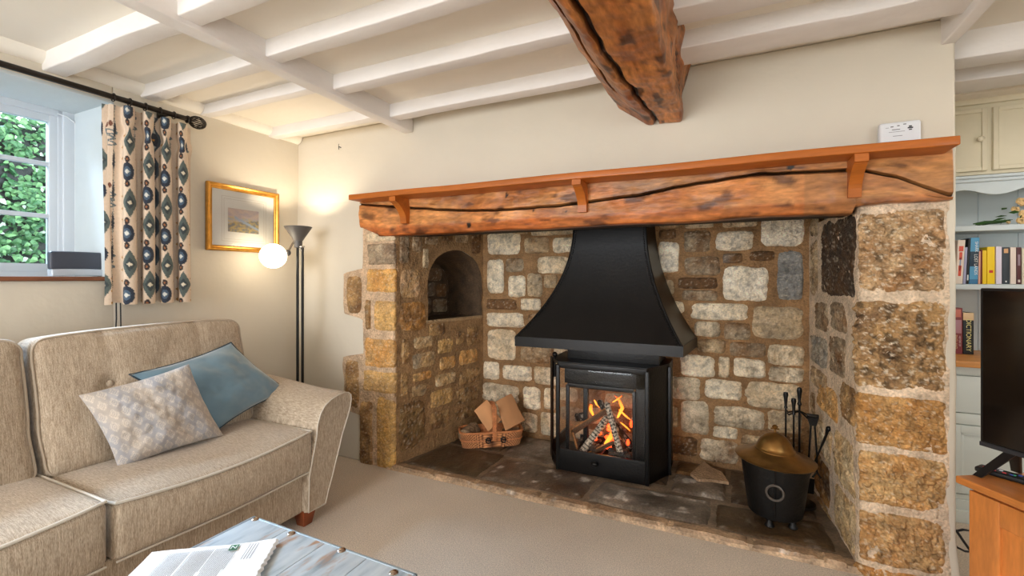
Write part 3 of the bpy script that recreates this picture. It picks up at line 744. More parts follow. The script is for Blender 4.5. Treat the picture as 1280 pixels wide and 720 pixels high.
# logs
m_splitw = M('split_wood', (255, 255, 255), .8, attr=True, var=.08, vs=10)
m_char = M('charred_wood', (255, 255, 255), .9, attr=True, fine=.3, fs=80)
def log(name, label, a, b, r, kind, seed, cat='log'):
    a, b = Vector(a), Vector(b); d = (b - a).normalized(); up = d.orthogonal().normalized(); sd = d.cross(up); L_ = (b - a).length
    nu, nv = max(10, int(L_ / .007)), 22
    def fn(u, v):
        an = 2 * pi * v; p = a + d * L_ * u
        e = min(1, u / .03, (1 - u) / .03) if 0 < u < 1 else 0
        rad = r * (1 + .16 * fbm((math.cos(an) * .8 + seed, math.sin(an) * .8, u * L_ * 5), 1.5, 3))
        if kind == 'split' and math.cos(an) > .1: rad *= .55 / max(.55, math.cos(an))
        if kind == 'birch': rad *= 1 - .10 * max(0, math.sin(u * L_ * 300 + 3 * noise.noise(Vector((an, seed, 0)))))
        rad *= .15 + .85 * e if e < 1 else 1
        return p + (up * math.cos(an) + sd * math.sin(an)) * rad
    def cf(u, v):
        an = 2 * pi * v; n_ = fbm((math.cos(an) + seed, math.sin(an), u * L_ * 20), 2, 3)
        if kind == 'birch':
            s_ = math.sin(u * L_ * 300 + 4 * noise.noise(Vector((an * 1.5, seed, 0)))) + n_ * 1.2
            c = (196, 180, 158) if s_ > -.35 else (30, 24, 20)
        elif kind == 'char': c = (44, 36, 30) if n_ < .25 else (150, 138, 124)
        elif kind == 'split': c = (170, 112, 60) if math.cos(an) > .1 else (90, 62, 38)
        else: c = (104, 82, 60) if n_ > 0 else (150, 122, 92)
        return tuple(Vector(lin(c)) * (1 + .3 * n_))
    m = MB(); m.grid(fn, nu, nv, cf)
    return m.build(name, m_char, tags=T(label, cat, 'logs burning in the fire box'))
def fy(u, v, y): return onY(u, v, y)
log('fire_log', 'pale birch log with dark bands slanting up from the lower left in the fire', fy(727, 566, 2.74), fy(760, 520, 2.84), .022, 'birch', 1)
log('fire_log', 'thin banded log standing steeply in the middle of the fire', fy(758, 502, 2.80), fy(776, 568, 2.76), .019, 'birch', 2)
log('fire_log', 'split brown log lying across the back left of the fire', fy(714, 540, 2.78), fy(760, 512, 2.88), .021, 'split', 3)
log('fire_log', 'short upright split stick at the far left of the fire', fy(716, 540, 2.75), fy(722, 562, 2.74), .010, 'split', 4)
log('fire_log', 'charred grey log end at the left behind the split brown log', fy(719, 522, 2.86), fy(735, 520, 2.92), .026, 'char', 5)
log('fire_log', 'black charred log behind the steep banded log', fy(748, 500, 2.90), fy(790, 560, 2.86), .022, 'char', 6)
log('fire_log', 'orange tipped stick end poking out over the bottom of the fire', fy(727, 572, 2.72), fy(768, 552, 2.80), .015, 'split', 7)
m = MB(); rnd = random.Random(3)
for k in range(46):
    x, y = rnd.uniform(-.86, -.42), rnd.uniform(2.74, 2.96); m.ball((x, y, .125 + rnd.uniform(0, .03)), rnd.uniform(.012, .022), 4, (1.2, 1, .8))
m.build('embers', M('ember_ash', (70, 58, 50), .95, var=.5, vs=40), tags=T('grey charred embers heaped under the burning logs', 'embers', kind='stuff'))
m_glow = emis('ember_glow', (255, 60, 20), 5)
m = MB()
for k in range(12):
    u, v = rnd.uniform(742, 768), rnd.uniform(532, 560); p = fy(u, v, 2.90); m.ball(p, rnd.uniform(.010, .02), 4, (1.3, 1, 1))
p = fy(785, 553, 2.8)
m.ball(p, .010, 4, (1, 1, 2)); m.ball(fy(789, 530, 2.9), .01, 4, (1, 1, 2.5))
m.build('glowing_embers', m_glow, tags=T('red glowing embers behind the crossed logs', 'embers', kind='stuff'))
m_flame = bpy.data.materials.new('flame'); m_flame.use_nodes = True; nt = m_flame.node_tree; b = nt.nodes['Principled BSDF']
a = nt.nodes.new('ShaderNodeVertexColor'); a.layer_name = 'Col'; b.inputs['Base Color'].default_value = (0, 0, 0, 1)
nt.links.new(a.outputs[0], b.inputs['Emission Color']); b.inputs['Emission Strength'].default_value = 2.6
def flame(m, pts, w, y):
    P = [fy(u, v, y) for u, v in pts]; n = 12
    def at(t):
        t *= len(P) - 1; i = min(int(t), len(P) - 2); return P[i].lerp(P[i + 1], t - i)
    vs = []; cs = []; fs = []
    for i in range(n + 1):
        t = i / n; p = at(t); r = w * (math.sin(pi * min(1, (t * .85 + .12))) ** .9) * (1 - t * .5)
        for k in range(8):
            an = 2 * pi * k / 8; vs.append(p + Vector((math.cos(an) * r, math.sin(an) * r * .5, math.sin(an) * r * .15)))
            cs.append(tuple(Vector(lin((255, 156, 48))).lerp(Vector(lin((238, 78, 12))), t)))
    for i in range(n):
        for k in range(8): fs.append((i * 8 + k, i * 8 + (k + 1) % 8, (i + 1) * 8 + (k + 1) % 8, (i + 1) * 8 + k))
    m.add(vs, fs, cs)
FL = [([(772,522),(778,510),(774,500),(768,494)],.014,2.83,'tall flame curling up right of the steep banded log'),([(774,512),(782,520),(787,524),(788,525)],.011,2.83,'flame bending right from the tall flame'),
      ([(776,528),(783,534),(787,538),(788,539)],.009,2.83,'small flame at the right edge of the fire'),([(766,503),(772,499),(776,496),(778,494)],.008,2.83,'small flame at the top of the steep log'),
      ([(743,500),(746,506),(752,511),(756,513)],.010,2.9,'flame curling over the top left of the fire'),([(742,520),(738,512),(739,506),(737,505)],.014,2.92,'orange flame behind the split brown log'),
      ([(756,556),(764,545),(768,536),(767,530)],.020,2.87,'bright flame glowing low between the crossed logs')]
for pts, wd, y, lb in FL:
    m = MB(); flame(m, pts, wd, y); m.build('flame', m_flame, tags=T(lb, 'flame', 'flames of the log fire'))
light('fire_glow', 'POINT', (-.66, 2.86, .27), (0, 0, 0), 1.3, (1.0, .42, .12), shadow_soft_size=.06)
# ================================================================== outside: ivy covered bank
m_leaf = M('ivy_leaf', (255, 255, 255), .45, attr=True, spec=.6)
rnd = random.Random(11)
m = MB(); m.col = lin((20, 26, 18)); m.rbox(-4.7, -4.42, -2.2, 3.6, 0, 2.3, r=.05, step=.3)
for k in range(26000):
    y, z = rnd.uniform(-2.0, 3.3), rnd.uniform(.6, 2.48); x = -4.38 + .16 * fbm((0, y, z), 2.2, 3) + rnd.uniform(-.06, .06)
    s = rnd.uniform(.011, .028); n = Vector((1, rnd.uniform(-.7, .7), rnd.uniform(-.3, .9))).normalized(); u = Vector((rnd.uniform(-.3, .3), rnd.uniform(-1, 1), rnd.uniform(-1, .2))).normalized()
    u = (u - n * u.dot(n)).normalized(); v = n.cross(u); c = Vector((x, y, z))
    g = rnd.random(); col = Vector(lin((40, 96, 52))).lerp(Vector(lin((136, 186, 118))), g * g); col = col if g < .95 else Vector(lin((214, 230, 208)))
    P = [c - u * s, c - u * s * .5 + v * s * .75 + n * s * .1, c + u * s * .3 + v * s * .55, c + u * s * 1.2 - n * s * .2, c + u * s * .3 - v * s * .55, c - u * s * .5 - v * s * .75 + n * s * .1]
    m.add(P + [c + n * s * .25], [(i, (i + 1) % 6, 6) for i in range(6)], [tuple(col)] * 7)
m.build('ivy_hedge', m_leaf, smooth=False, tags=T('dense green ivy hedge seen through the window', 'hedge', kind='stuff'))
m = MB(); m.grid(lambda a, b: Vector((-9 + a * 5.6, -7 + b * 14, -.05)), 2, 2); m.build('ground', M('outside_ground', (120, 122, 96), .9, var=.2), tags={'kind': 'structure'})

# ================================================================== curtain rod and curtain
m_rod = M('rod_iron', (46, 40, 34), .35, metal=.5)
rod = thing('curtain_rod', 'dark metal curtain rod with a wire ball finial over the window', 'curtain rod', (-2.65, .5, 2.07))
RX = -2.65
MB().tube([(RX, -.75, 2.07), (RX, .4, 2.068), (RX, 1.50, 2.068)], .0135, 12).build('pole', m_rod, rod)
m = MB()
fc = Vector((RX, 1.552, 2.064))
m.lathe([(.017, -.008), (.019, 0), (.012, .01)], (0, 0, 0), 12, fn=lambda p: Vector((RX + p.x, 1.505 + p.z, 2.068 + p.y)))
for k in range(9):
    an = pi * k / 9
    m.tube([fc + Vector((math.sin(t) * .033 * math.cos(an), -math.cos(t) * .043, math.sin(t) * .033 * math.sin(an))) for t in [2 * pi * i / 20 for i in range(20)]], .0026, 5, closed=True)
m.build('finial', m_rod, rod)
m = MB(); m.rbox(XL - .0, XL + .012, 1.40, 1.44, 2.04, 2.10, r=.004); m.tube([(XL, 1.42, 2.07), (RX, 1.42, 2.068)], .007, 8); m.build('bracket', m_rod, rod)
cy0, cy1, NF = 1.150, 1.520, 4.6
def cur(a, b):
    """a across the cloth, b down"""
    W = 2 * pi * NF * a
    top = math.exp(-((b - .0) / .05) ** 2); pin = math.exp(-((b - .125) / .035) ** 2)
    amp = .026 + .016 * b - .008 * pin
    amp *= 1 + .25 * noise.noise(Vector((a * 6, 1, b * .7)))
    ph = W + .5 * noise.noise(Vector((a * 3, 5, b * 1.1))) * b
    y = cy0 + (cy1 - cy0) * a + (.0125 + .004 * b) * math.sin(2 * ph) * (1 - .2 * pin) + .010 * (a - .5) * b
    y += pin * .013 * math.sin(ph + pi) * 1.0
    x = RX - .004 + amp * math.cos(ph) + .006 * math.cos(2 * ph + 1) * (1 - b)
    if a < .10: x -= (.10 - a) * .9 * (1 - .3 * b)      # leading edge turned back to the window
    z = 2.042 - b * (.965 + .004 * math.cos(ph)) - .012 * a * (1 - b)
    return Vector((x, y, z))
def ell(dx, dy, rx, ry): return (dx / rx) ** 2 + (dy / ry) ** 2
def curc(a, b):
    W, Hh = .70, .965
    p, q = a * W + .055, b * Hh
    wob_ = .0022 * noise.noise(Vector((p * 40, q * 300, 0))); p += wob_; q += .002 * noise.noise(Vector((p * 300, q * 60, 4)))
    c = (216, 194, 170)
    NAVY, TEAL, GRN, RUST, MUS, LB = (38, 46, 60), (96, 108, 112), (84, 94, 90), (116, 72, 54), (176, 126, 52), (150, 166, 178)
    P = .152; col = int(p / P); px = p % P; VP = .30; qy = (q + (.13 if col % 2 else .03)) % VP
    # ovals column
    dx, dy = px - .042, qy - .15
    if ell(dx, dy, .020, .044) < 1: c = NAVY
    if ell(dx, dy, .011, .025) < 1: c = (74, 92, 110)
    if abs(dx) / .008 + abs(dy) / .013 < 1: c = (206, 206, 196)
    for s in (-1, 1):
        e = ell(dx, dy - s * .060, .008, .017)
        if e < 1: c = (52, 42, 40)
        if e < .12: c = (150, 96, 60)
    # long diamonds between
    for cyy in (.0, VP):
        dx, dy = px - .050, qy - cyy
        if abs(dx) / .024 + abs(dy) / .072 < 1: c = GRN
        if abs(dx) / .014 + abs(dy) / .034 < 1: c = (58, 66, 68)
        if abs(dx) / .007 + abs(dy) / .012 < 1: c = (214, 202, 176)
    # crosses
    for cyy in (.03, .085, .27):
        for cx_ in (.080, .012):
            dx, dy = px - cx_, qy - cyy
            if (abs(dx) < .010 and abs(dy) < .0038) or (abs(dy) < .010 and abs(dx) < .0038): c = MUS
    # rust buds over grey scrolls
    for (ox, oy) in ((.096, .150), (.106, .132), (.118, .122), (.088, .176)):
        if ell(px - ox, qy - oy, .0058, .014) < 1: c = RUST
    for (ox, oy) in ((.112, .165), (.108, .192), (.112, .218)):
        e = ell(px - ox, qy - oy, .024, .013)
        if e < 1 and not (e < .35 and px > ox - .004): c = TEAL
    # broad dark ikat stripe
    dx = px - .128; e = abs(dx) * (9 if col != 2 else 1)
    wv = .019 + .012 * math.cos(2 * pi * qy / (VP / 2))
    if e < wv: c = (64, 74, 82)
    if e < wv * .45: c = (168, 170, 164) if math.cos(2 * pi * qy / (VP / 2)) < .2 else (44, 50, 60)
    if col == 2 and abs(dx) / .007 + abs((qy % (VP / 2)) - .0) / .01 < 1: c = MUS
    return tuple(Vector(lin(c)) * (1 + .10 * noise.noise(Vector((p * 500, q * 90, 0)))))
ct = thing('curtain', 'short pleated cream curtain with blue, grey and rust ikat pattern', 'curtain', (RX, 1.335, 1.07))
m = MB(); m.grid(cur, 420, 330, curc)
m_cloth = M('curtain_cloth', (255, 255, 255), .9, attr=True, bump=.25, bs=700, sheen=.2)
b_ = m_cloth.node_tree.nodes['Principled BSDF']
m.build('cloth', m_cloth, ct)
for k in range(6):
    y = cy0 + (cy1 - cy0) * (k + .28) / 5.6
    MB().tube([Vector((RX + .0185 * math.cos(t), y, 2.066 + .0185 * math.sin(t))) for t in [2 * pi * i / 18 for i in range(18)]], .0028, 6, closed=True).build('curtain_ring', m_rod, ct)

# cable on the window frame
m_wcab = M('white_plastic', (226, 228, 230), .4)
pts = [onX(72, 142, -3.10), onX(84, 146, -3.10), onX(94, 154, -3.10), onX(98, 170, -3.10), onX(97, 200, -3.10), onX(99, 230, -3.10), onX(98, 260, -3.10), onX(99, 292, -3.10), onX(95, 330, -3.10)]
pts = [Vector((p.x, min(p.y, 1.203), p.z)) for p in pts]
MB().tube(pts, .0035, 6).build('cable', m_wcab, tags=T('thin white cable tacked up the side of the window frame', 'cable'))
# telephone hub on the sill
hub = thing('router', 'slim dark grey broadband router with silver foot on the window sill', 'router', (-2.84, 1.115, 1.209))
m = MB()
def hubf(p):
    t = (p.z - 1.209) / .12; w_ = 1 + .012 * math.sin(t * pi)
    return Vector((p.x - .006 * t, 1.127 + (p.y - 1.127) * w_, p.z + .003 * (1 - ((p.y - 1.127) / .12) ** 2)))
m.rbox(-2.862, -2.830, 1.008, 1.246, 1.240, 1.327, r=.010, step=.02, fn=hubf, seg=3); m.build('body', M('hub_grey', (62, 66, 76), .45), hub)
m = MB(); m.rbox(-2.870, -2.822, 1.010, 1.244, 1.2095, 1.243, r=.006, step=.02, fn=hubf); m.build('base', M('hub_silver', (190, 196, 204), .35, metal=.2), hub)
def text(s, name, mat, size, loc, rot, parent=None, ext=.0004, align='CENTER', tags=None, sx=1.):
    cu = bpy.data.curves.new(name, 'FONT'); cu.body = s; cu.size = size; cu.align_x = align; cu.align_y = 'CENTER'; cu.extrude = ext
    t = bpy.data.objects.new(name, cu); COL.objects.link(t)
    dg = bpy.context.evaluated_depsgraph_get(); me = bpy.data.meshes.new_from_object(t.evaluated_get(dg)); bpy.data.objects.remove(t)
    o = bpy.data.objects.new(name, me); COL.objects.link(o); me.materials.clear(); me.materials.append(mat)
    off = Vector((0, 0, 0)); q = parent
    while q is not None: off += q.location; q = q.parent
    o.location = Vector(loc) - off; o.rotation_euler = rot; o.scale = (sx, 1, 1)
    if parent: o.parent = parent
    return o
text('aerio', 'logo', m_wcab, .013, (-2.8345, 1.13, 1.288), (R(90), 0, R(90)), hub)
m_blk = M('black_plastic', (14, 14, 16), .45)
MB().tube([(-2.84, 1.245, 1.222), (-2.80, 1.27, 1.215), (-2.725, 1.235, 1.212), (-2.722, 1.21, 1.18), (-2.728, 1.215, 1.0), (-2.732, 1.205, .8), (-2.735, 1.21, .3)], .0035, 6).build('cable', m_blk, tags=T('black cable dropping from the router down the wall behind the curtain', 'cable'))
MB().tube([(-2.738, 1.235, 1.16), (-2.738, 1.238, .95), (-2.738, 1.226, .75), (-2.738, 1.23, .3)], .003, 6).build('cable', m_blk, tags=T('thin black cable just right of the router cable under the curtain', 'cable'))

# ================================================================== picture
pic = thing('picture', 'gilt framed small watercolour landscape with wide cream mount on the left wall', 'picture', (-2.74, 1.88, 1.36))
m_gold = M('gilt', (206, 150, 66), .3, metal=.75, var=.2, vs=30)
y0, y1, z0, z1 = 1.648, 2.118, 1.366, 1.768
m = MB()
prof = [(0, 0), (.0, .020), (.006, .026), (.014, .022), (.020, .014), (.027, .016), (.032, .010), (.034, 0)]  # inwards, outwards from wall
vs = []; fs = []
for (d, h) in prof:
    for (yy, zz) in ((y0 + d, z0 + d), (y1 - d, z0 + d), (y1 - d, z1 - d), (y0 + d, z1 - d)): vs.append((XL + .012 + h, yy, zz))
for i in range(len(prof) - 1):
    for k in range(4): fs.append((i * 4 + k, i * 4 + (k + 1) % 4, (i + 1) * 4 + (k + 1) % 4, (i + 1) * 4 + k))
m.add(vs, fs); m.build('frame', m_gold, pic, smooth=False)
MB().box(XL + .004, XL + .014, y0 + .002, y1 - .002, z0 + .002, z1 - .002).build('backing', M('backing_board', (120, 96, 70), .8), pic)
MB().box(XL + .014, XL + .018, y0 + .03, y1 - .03, z0 + .03, z1 - .03).build('mount', M('mount_card', (240, 236, 226), .6), pic)
m = MB(); m_line = M('mount_line', (196, 182, 160), .6)
for d in (.070, .084):
    a0, a1, b0, b1 = y0 + d + .02, y1 - d - .02, z0 + d - .01, z1 - d
    for q in ((a0, a1, b0, b0 + .0012), (a0, a1, b1, b1 + .0012), (a0, a0 + .0012, b0, b1), (a1, a1 + .0012, b0, b1)): m.box(XL + .018, XL + .0184, *q)
m.build('mount_lines', m_line, pic)
def pc(a, b):
    n = fbm((a * 3, b * 4, 0), 1.5, 4); sky = Vector(lin((206, 190, 190))); c = sky.lerp(Vector(lin((226, 206, 190))), .5 + n)
    if b < .62 + .1 * n: c = Vector(lin((186, 190, 202))).lerp(Vector(lin((214, 196, 160))), min(1, max(0, .5 + n * 1.5)))
    if b < .45 + .2 * (a - .5) + .12 * n: c = Vector(lin((204, 180, 124))).lerp(Vector(lin((142, 142, 140))), min(1, max(0, .5 + 1.6 * fbm((a * 9, b * 9, 3), 1, 3))))
    if abs(b - (.55 - .6 * (a - .35))) < .05 + .04 * n and a > .2: c = Vector(lin((176, 190, 206)))
    return tuple(c)
m = MB(); a0, a1, b0, b1 = onX(285, 262, -2.73).y, onX(323.5, 268, -2.73).y, onX(304, 291, -2.73).z, onX(304, 262, -2.73).z
m.grid(lambda a, b: Vector((XL + .0192, a0 + (a1 - a0) * a, b0 + (b1 - b0) * b)), 60, 40, pc)
m.build('painting', M('watercolour', (255, 255, 255), .7, attr=True), pic)
MB().box(XL + .021, XL + .0225, y0 + .032, y1 - .032, z0 + .032, z1 - .032).build('glazing', m_glass, pic)

# ================================================================== floor lamp
LP = Vector((-2.47, 2.075, 0))
lamp = thing('floor_lamp', 'black floor lamp with dark uplighter bowl and a lit white globe reading light', 'lamp', tuple(LP))
m_lb = M('lamp_black', (22, 21, 21), .35, metal=.2); m_lg = M('lamp_grey', (84, 80, 78), .45); m_chr = M('chrome', (190, 186, 180), .15, metal=1.)
MB().lathe([(1e-4, .0), (.13, .0), (.13, .012), (.115, .022), (.02, .028), (1e-4, .028)], LP, 36).build('base', m_lb, lamp)
ax = Vector((_R[0], _R[1], 0))
for k in (-1, 1): MB().tube([LP + ax * .016 * k + Vector((0, 0, .02)), LP + ax * .016 * k + Vector((0, 0, 1.405))], .0085, 10).build('pole', m_lb, lamp)
MB().rbox(LP.x - .03, LP.x + .03, LP.y - .014, LP.y + .014, 1.398, 1.410, r=.004).build('clamp', m_chr, lamp)
MB().tube([LP + ax * .016 + Vector((0, 0, 1.41)), LP + ax * .006 + Vector((0, 0, 1.53)), LP + Vector((-.0, 0, 1.60))], .004, 8).build('stem', m_lg, lamp) if 0 else None
ztop = onX(373, 283, LP.x + .01).z; cb = LP - ax * .012
MB().tube([LP + ax * .016 + Vector((0, 0, 1.36)), cb + ax * .012 + Vector((0, 0, ztop - .13))], .0055, 8).build('stem', m_chr, lamp)
m = MB(); m.lathe([(.014, -.135), (.024, -.133), (.0255, -.090), (.028, -.088), (.083, -.002), (.084, 0), (.080, -.001), (.026, -.083), (1e-4, -.083)], cb + Vector((0, 0, ztop)), 40); m.build('uplighter_bowl', m_lg, lamp)
light('uplighter', 'SPOT', tuple(cb + Vector((0, 0, ztop - .03))), (R(180), 0, 0), 10, (1.0, .86, .66), spot_size=R(125), spot_blend=.5, shadow_soft_size=.03)
gp = onX(341.5, 320, LP.x - .085) + Vector((0, 0, 0))
m_globe = emis('globe_glass', (255, 238, 208), 9)
MB().ball(gp, .078, 16, (1, 1, .98)).build('globe_shade', m_globe, lamp)
gd = (LP - ax * .016 + Vector((0, 0, 1.405)))
mid = gp + Vector((.10, .03, .05))
pts = []; q0, q1, q2, q3 = gd, gd + Vector((-.005, 0, .09)), Vector((gp.x + .12, gp.y + .045, gp.z + .07)), gp + Vector((.07, .025, .02))
q2 = gp + (gd - gp).normalized() * .11; q2.z = gp.z + .06; q3 = gp + (Vector((gd.x, gd.y, gp.z)) - gp).normalized() * .082 + Vector((0, 0, .022))
for i in range(15):
    t = i / 14; pts.append(q0 * (1 - t) ** 3 + q1 * 3 * t * (1 - t) ** 2 + q2 * 3 * t * t * (1 - t) + q3 * t ** 3)
MB().tube([LP - ax * .016 + Vector((0, 0, 1.33))] + pts, .006, 8).build('bent_arm', m_chr, lamp)
MB().ball(q3, .02, 8, (1, 1, 1)).build('globe_holder', m_lg, lamp)
light('globe_bulb', 'POINT', tuple(gp + Vector((0, 0, 0))) if 0 else tuple(gp + Vector((.0, -.10, -.0))), (0, 0, 0), 0.0, (1.0, .86, .66), shadow_soft_size=.05) if 0 else None

# ================================================================== sofa
def m_fabric(name, c1, c2):
    m = bpy.data.materials.new(name); m.use_nodes = True; nt = m.node_tree; b = nt.nodes['Principled BSDF']; b.inputs['Roughness'].default_value = .85
    b.inputs['Sheen Weight'].default_value = .25; b.inputs['Specular IOR Level'].default_value = .3
    tc = nt.nodes.new('ShaderNodeTexCoord'); f = []
    for st_ in ((45, 380, 22), (380, 45, 22) , (520, 520, 90)):
        mp = nt.nodes.new('ShaderNodeMapping'); mp.inputs['Scale'].default_value = st_; n = nt.nodes.new('ShaderNodeTexNoise'); n.inputs['Scale'].default_value = 1; n.inputs['Detail'].default_value = 3
        nt.links.new(tc.outputs['Object'], mp.inputs[0]); nt.links.new(mp.outputs[0], n.inputs['Vector']); f.append(n.outputs['Fac'])
    a = nt.nodes.new('ShaderNodeMath'); a.operation = 'ADD'; nt.links.new(f[0], a.inputs[0]); nt.links.new(f[2], a.inputs[1])
    mr = nt.nodes.new('ShaderNodeMapRange'); mr.inputs['From Min'].default_value = .72; mr.inputs['From Max'].default_value = 1.28
    nt.links.new(a.outputs[0], mr.inputs['Value'])
    mx = nt.nodes.new('ShaderNodeMix'); mx.data_type = 'RGBA'; mx.inputs[6].default_value = (*lin(c1), 1); mx.inputs[7].default_value = (*lin(c2), 1)
    nt.links.new(mr.outputs[0], mx.inputs[0]); nt.links.new(mx.outputs[2], b.inputs['Base Color'])
    bp = nt.nodes.new('ShaderNodeBump'); bp.inputs['Strength'].default_value = .35; bp.inputs['Distance'].default_value = .002
    nt.links.new(a.outputs[0], bp.inputs['Height']); nt.links.new(bp.outputs[0], b.inputs['Normal'])
    return m
m_sofa = m_fabric('sofa_weave', (140, 120, 98), (204, 186, 162)); m_pipe = M('piping', (204, 194, 178), .8); m_leg = M('leg_wood', (134, 66, 34), .4, var=.2, vs=20)
sofa = thing('sofa', 'large beige woven fabric sofa with flared arm under the window', 'sofa', (-2.2, .4, 0))
SY1 = 1.60
def pts_round(x0, x1, z0, z1, y, r, n=5):
    out = []
    for cx_, cz_, a0 in ((x1 - r, z1 - r, 0), (x0 + r, z1 - r, 90), (x0 + r, z0 + r, 180), (x1 - r, z0 + r, 270)):
        for i in range(n + 1):
            a = R(a0 + 90 * i / n); out.append((cx_ + r * math.cos(a), y, cz_ + r * math.sin(a)))
    return out
def seat(y0, y1, dz=0., label=None):
    x0, x1, z0, z1 = -2.40, -1.80, .262, .445 + dz
    def fn(p):
        a = (p.y - y0) / (y1 - y0) * 2 - 1; b = (p.x - x0) / (x1 - x0) * 2 - 1; q = p.copy()
        k = max(0, (1 - a ** 4)) * max(0, (1 - b ** 4))
        if p.z > (z0 + z1) / 2: q.z += .028 * k + .006 * fbm(p, 5, 3) * k
        if p.x > x1 - .06: q.x += .022 * (1 - a * a) * math.sin(pi * (p.z - z0) / (z1 - z0)) ** .5 * .9 if z0 < p.z < z1 else .012 * (1 - a * a)
        q.z += .014 * (abs(a) ** 3) * (1 if p.z > .35 else -.3) - .006 * math.cos(a * 3)
        return q
    m = MB(); m.rbox(x0, x1, y0 + .004, y1 - .004, z0, z1, r=.03, step=.03, fn=fn, seg=4)
    s = m.build('seat_cushion', m_sofa, sofa)
    for zz, rr_ in ((z1 - .006, .0052), (z0 + .008, .004)):
        P = []
        for i in range(41):
            y = y0 + .012 + (y1 - y0 - .024) * i / 40; e = min(1, i / 3, (40 - i) / 3)
            P.append(fn(Vector((x1 - .012 + .004 * e if zz > .4 else x1 - .008, y, zz))) + Vector((.004, 0, .004 if zz > .4 else -.002)))
        if zz > .4: P = [fn(Vector((x0 + .02, y0 + .008, zz))), fn(Vector((x1 - .05, y0 + .008, zz)))] + P + [fn(Vector((x1 - .05, y1 - .008, zz))), fn(Vector((x0 + .02, y1 - .008, zz)))]
        MB().tube(P, rr_, 8).build('piping', m_pipe, s)
seat(.792, SY1 - .005); seat(-.02, .788, .018)
def backc(y0, y1, button=True):
    """leaning back cushion"""
    T_ = .17
    def place(l, y, d):   # l up the cushion 0..1, d depth from the front
        th_ = R(14); Lh = .545 * l
        return Vector((-2.235 - Lh * math.sin(th_) - d * math.cos(th_), y, .455 + Lh * math.cos(th_) - d * math.sin(th_) * .4 ))
    yb = (y0 + y1) / 2 - .14 if button else 0
    def fn(p):
        a = (p.y - y0) / (y1 - y0) * 2 - 1; l = p.z; k = max(0, 1 - a ** 4) * max(0, 1 - (2 * l - 1) ** 6)
        d = p.x - .03 * k if p.x < T_ / 2 else p.x + .01 * k
        if p.x < T_ / 2:
            for by in ((y0 + .23, .58), (y1 - .23, .58)) if button else ():
                e = math.hypot(p.y - by[0], (l - by[1]) * .545); d += .028 * math.exp(-(e / .035) ** 2) + .012 * math.exp(-(e / .11) ** 2)
                d += .020 * math.exp(-((p.y - by[0]) / .022) ** 2) * max(0, l - by[1]) * 1.5
            d += .018 * fbm((p.y, l * .5, 0), 5, 3) * k
        l2 = l + .02 * (1 - a * a) * l - .018 * abs(a) ** 6 * (l > .8) 
        return place(l2 * (1 + .012 * a * (1 if y1 > 1 else 0)), p.y + .008 * fbm((l, 3, 0), 4, 2), d)
    m = MB(); m.rbox(0, T_, y0 + .004, y1 - .004, 0, 1, r=.045, step=.03, fn=fn, seg=5) if 0 else None
    m = MB()
    def fn2(p): return fn(Vector((p.x, p.y, p.z / .545)))
    m.rbox(0, T_, y0 + .004, y1 - .004, 0, .545, r=.04, step=.016, fn=fn2, seg=5)
    c = m.build('back_cushion', m_sofa, sofa)
    P = [fn2(Vector((.014 - .002, p[0], p[2]))) + Vector((.0, 0, 0)) for p in [(q[0], 0, q[2]) for q in pts_round(y0 + .012, y1 - .012, .012, .535, 0, .05, 6)]]
    PP = []
    for i in range(len(P)):
        a, b = pts_round(y0 + .010, y1 - .010, .010, .537, 0, .045, 6)[i], pts_round(y0 + .010, y1 - .010, .010, .537, 0, .045, 6)[(i + 1) % len(P)]
        n_ = max(1, int(math.hypot(b[0] - a[0], b[2] - a[2]) / .02))
        for k in range(n_): PP.append(fn2(Vector((.012, a[0] + (b[0] - a[0]) * k / n_, a[2] + (b[2] - a[2]) * k / n_))))
    MB().tube(PP, .0048, 8, closed=True).build('piping', M('piping_back', (176, 160, 140), .85), c)
    if button:
        for by in ((y0 + .23, .58), (y1 - .23, .58)):
            q = fn2(Vector((0, by[0], by[1] * .545))); MB().ball(q + Vector((.006, 0, 0)), .014, 8, (.6, 1, 1)).build('button', m_sofa, c)
backc(.775, 1.605); backc(-.06, .768, False)
# frame, base rail, back
m = MB(); m.rbox(-2.62, -1.835, -.05, 1.58, .075, .275, r=.012, step=.06, fn=lambda p: p + Vector((.004 * fbm(p, 4, 2), 0, 0))); m.build('base_rail', m_sofa, sofa)
m = MB(); m.rbox(-2.66, -2.44, -.10, 1.66, .07, .86, r=.035, step=.05, seg=4, fn=lambda p: p + Vector((-(p.z - .07) * .06 + .01, 0, 0))); m.build('back_frame', m_sofa, sofa)
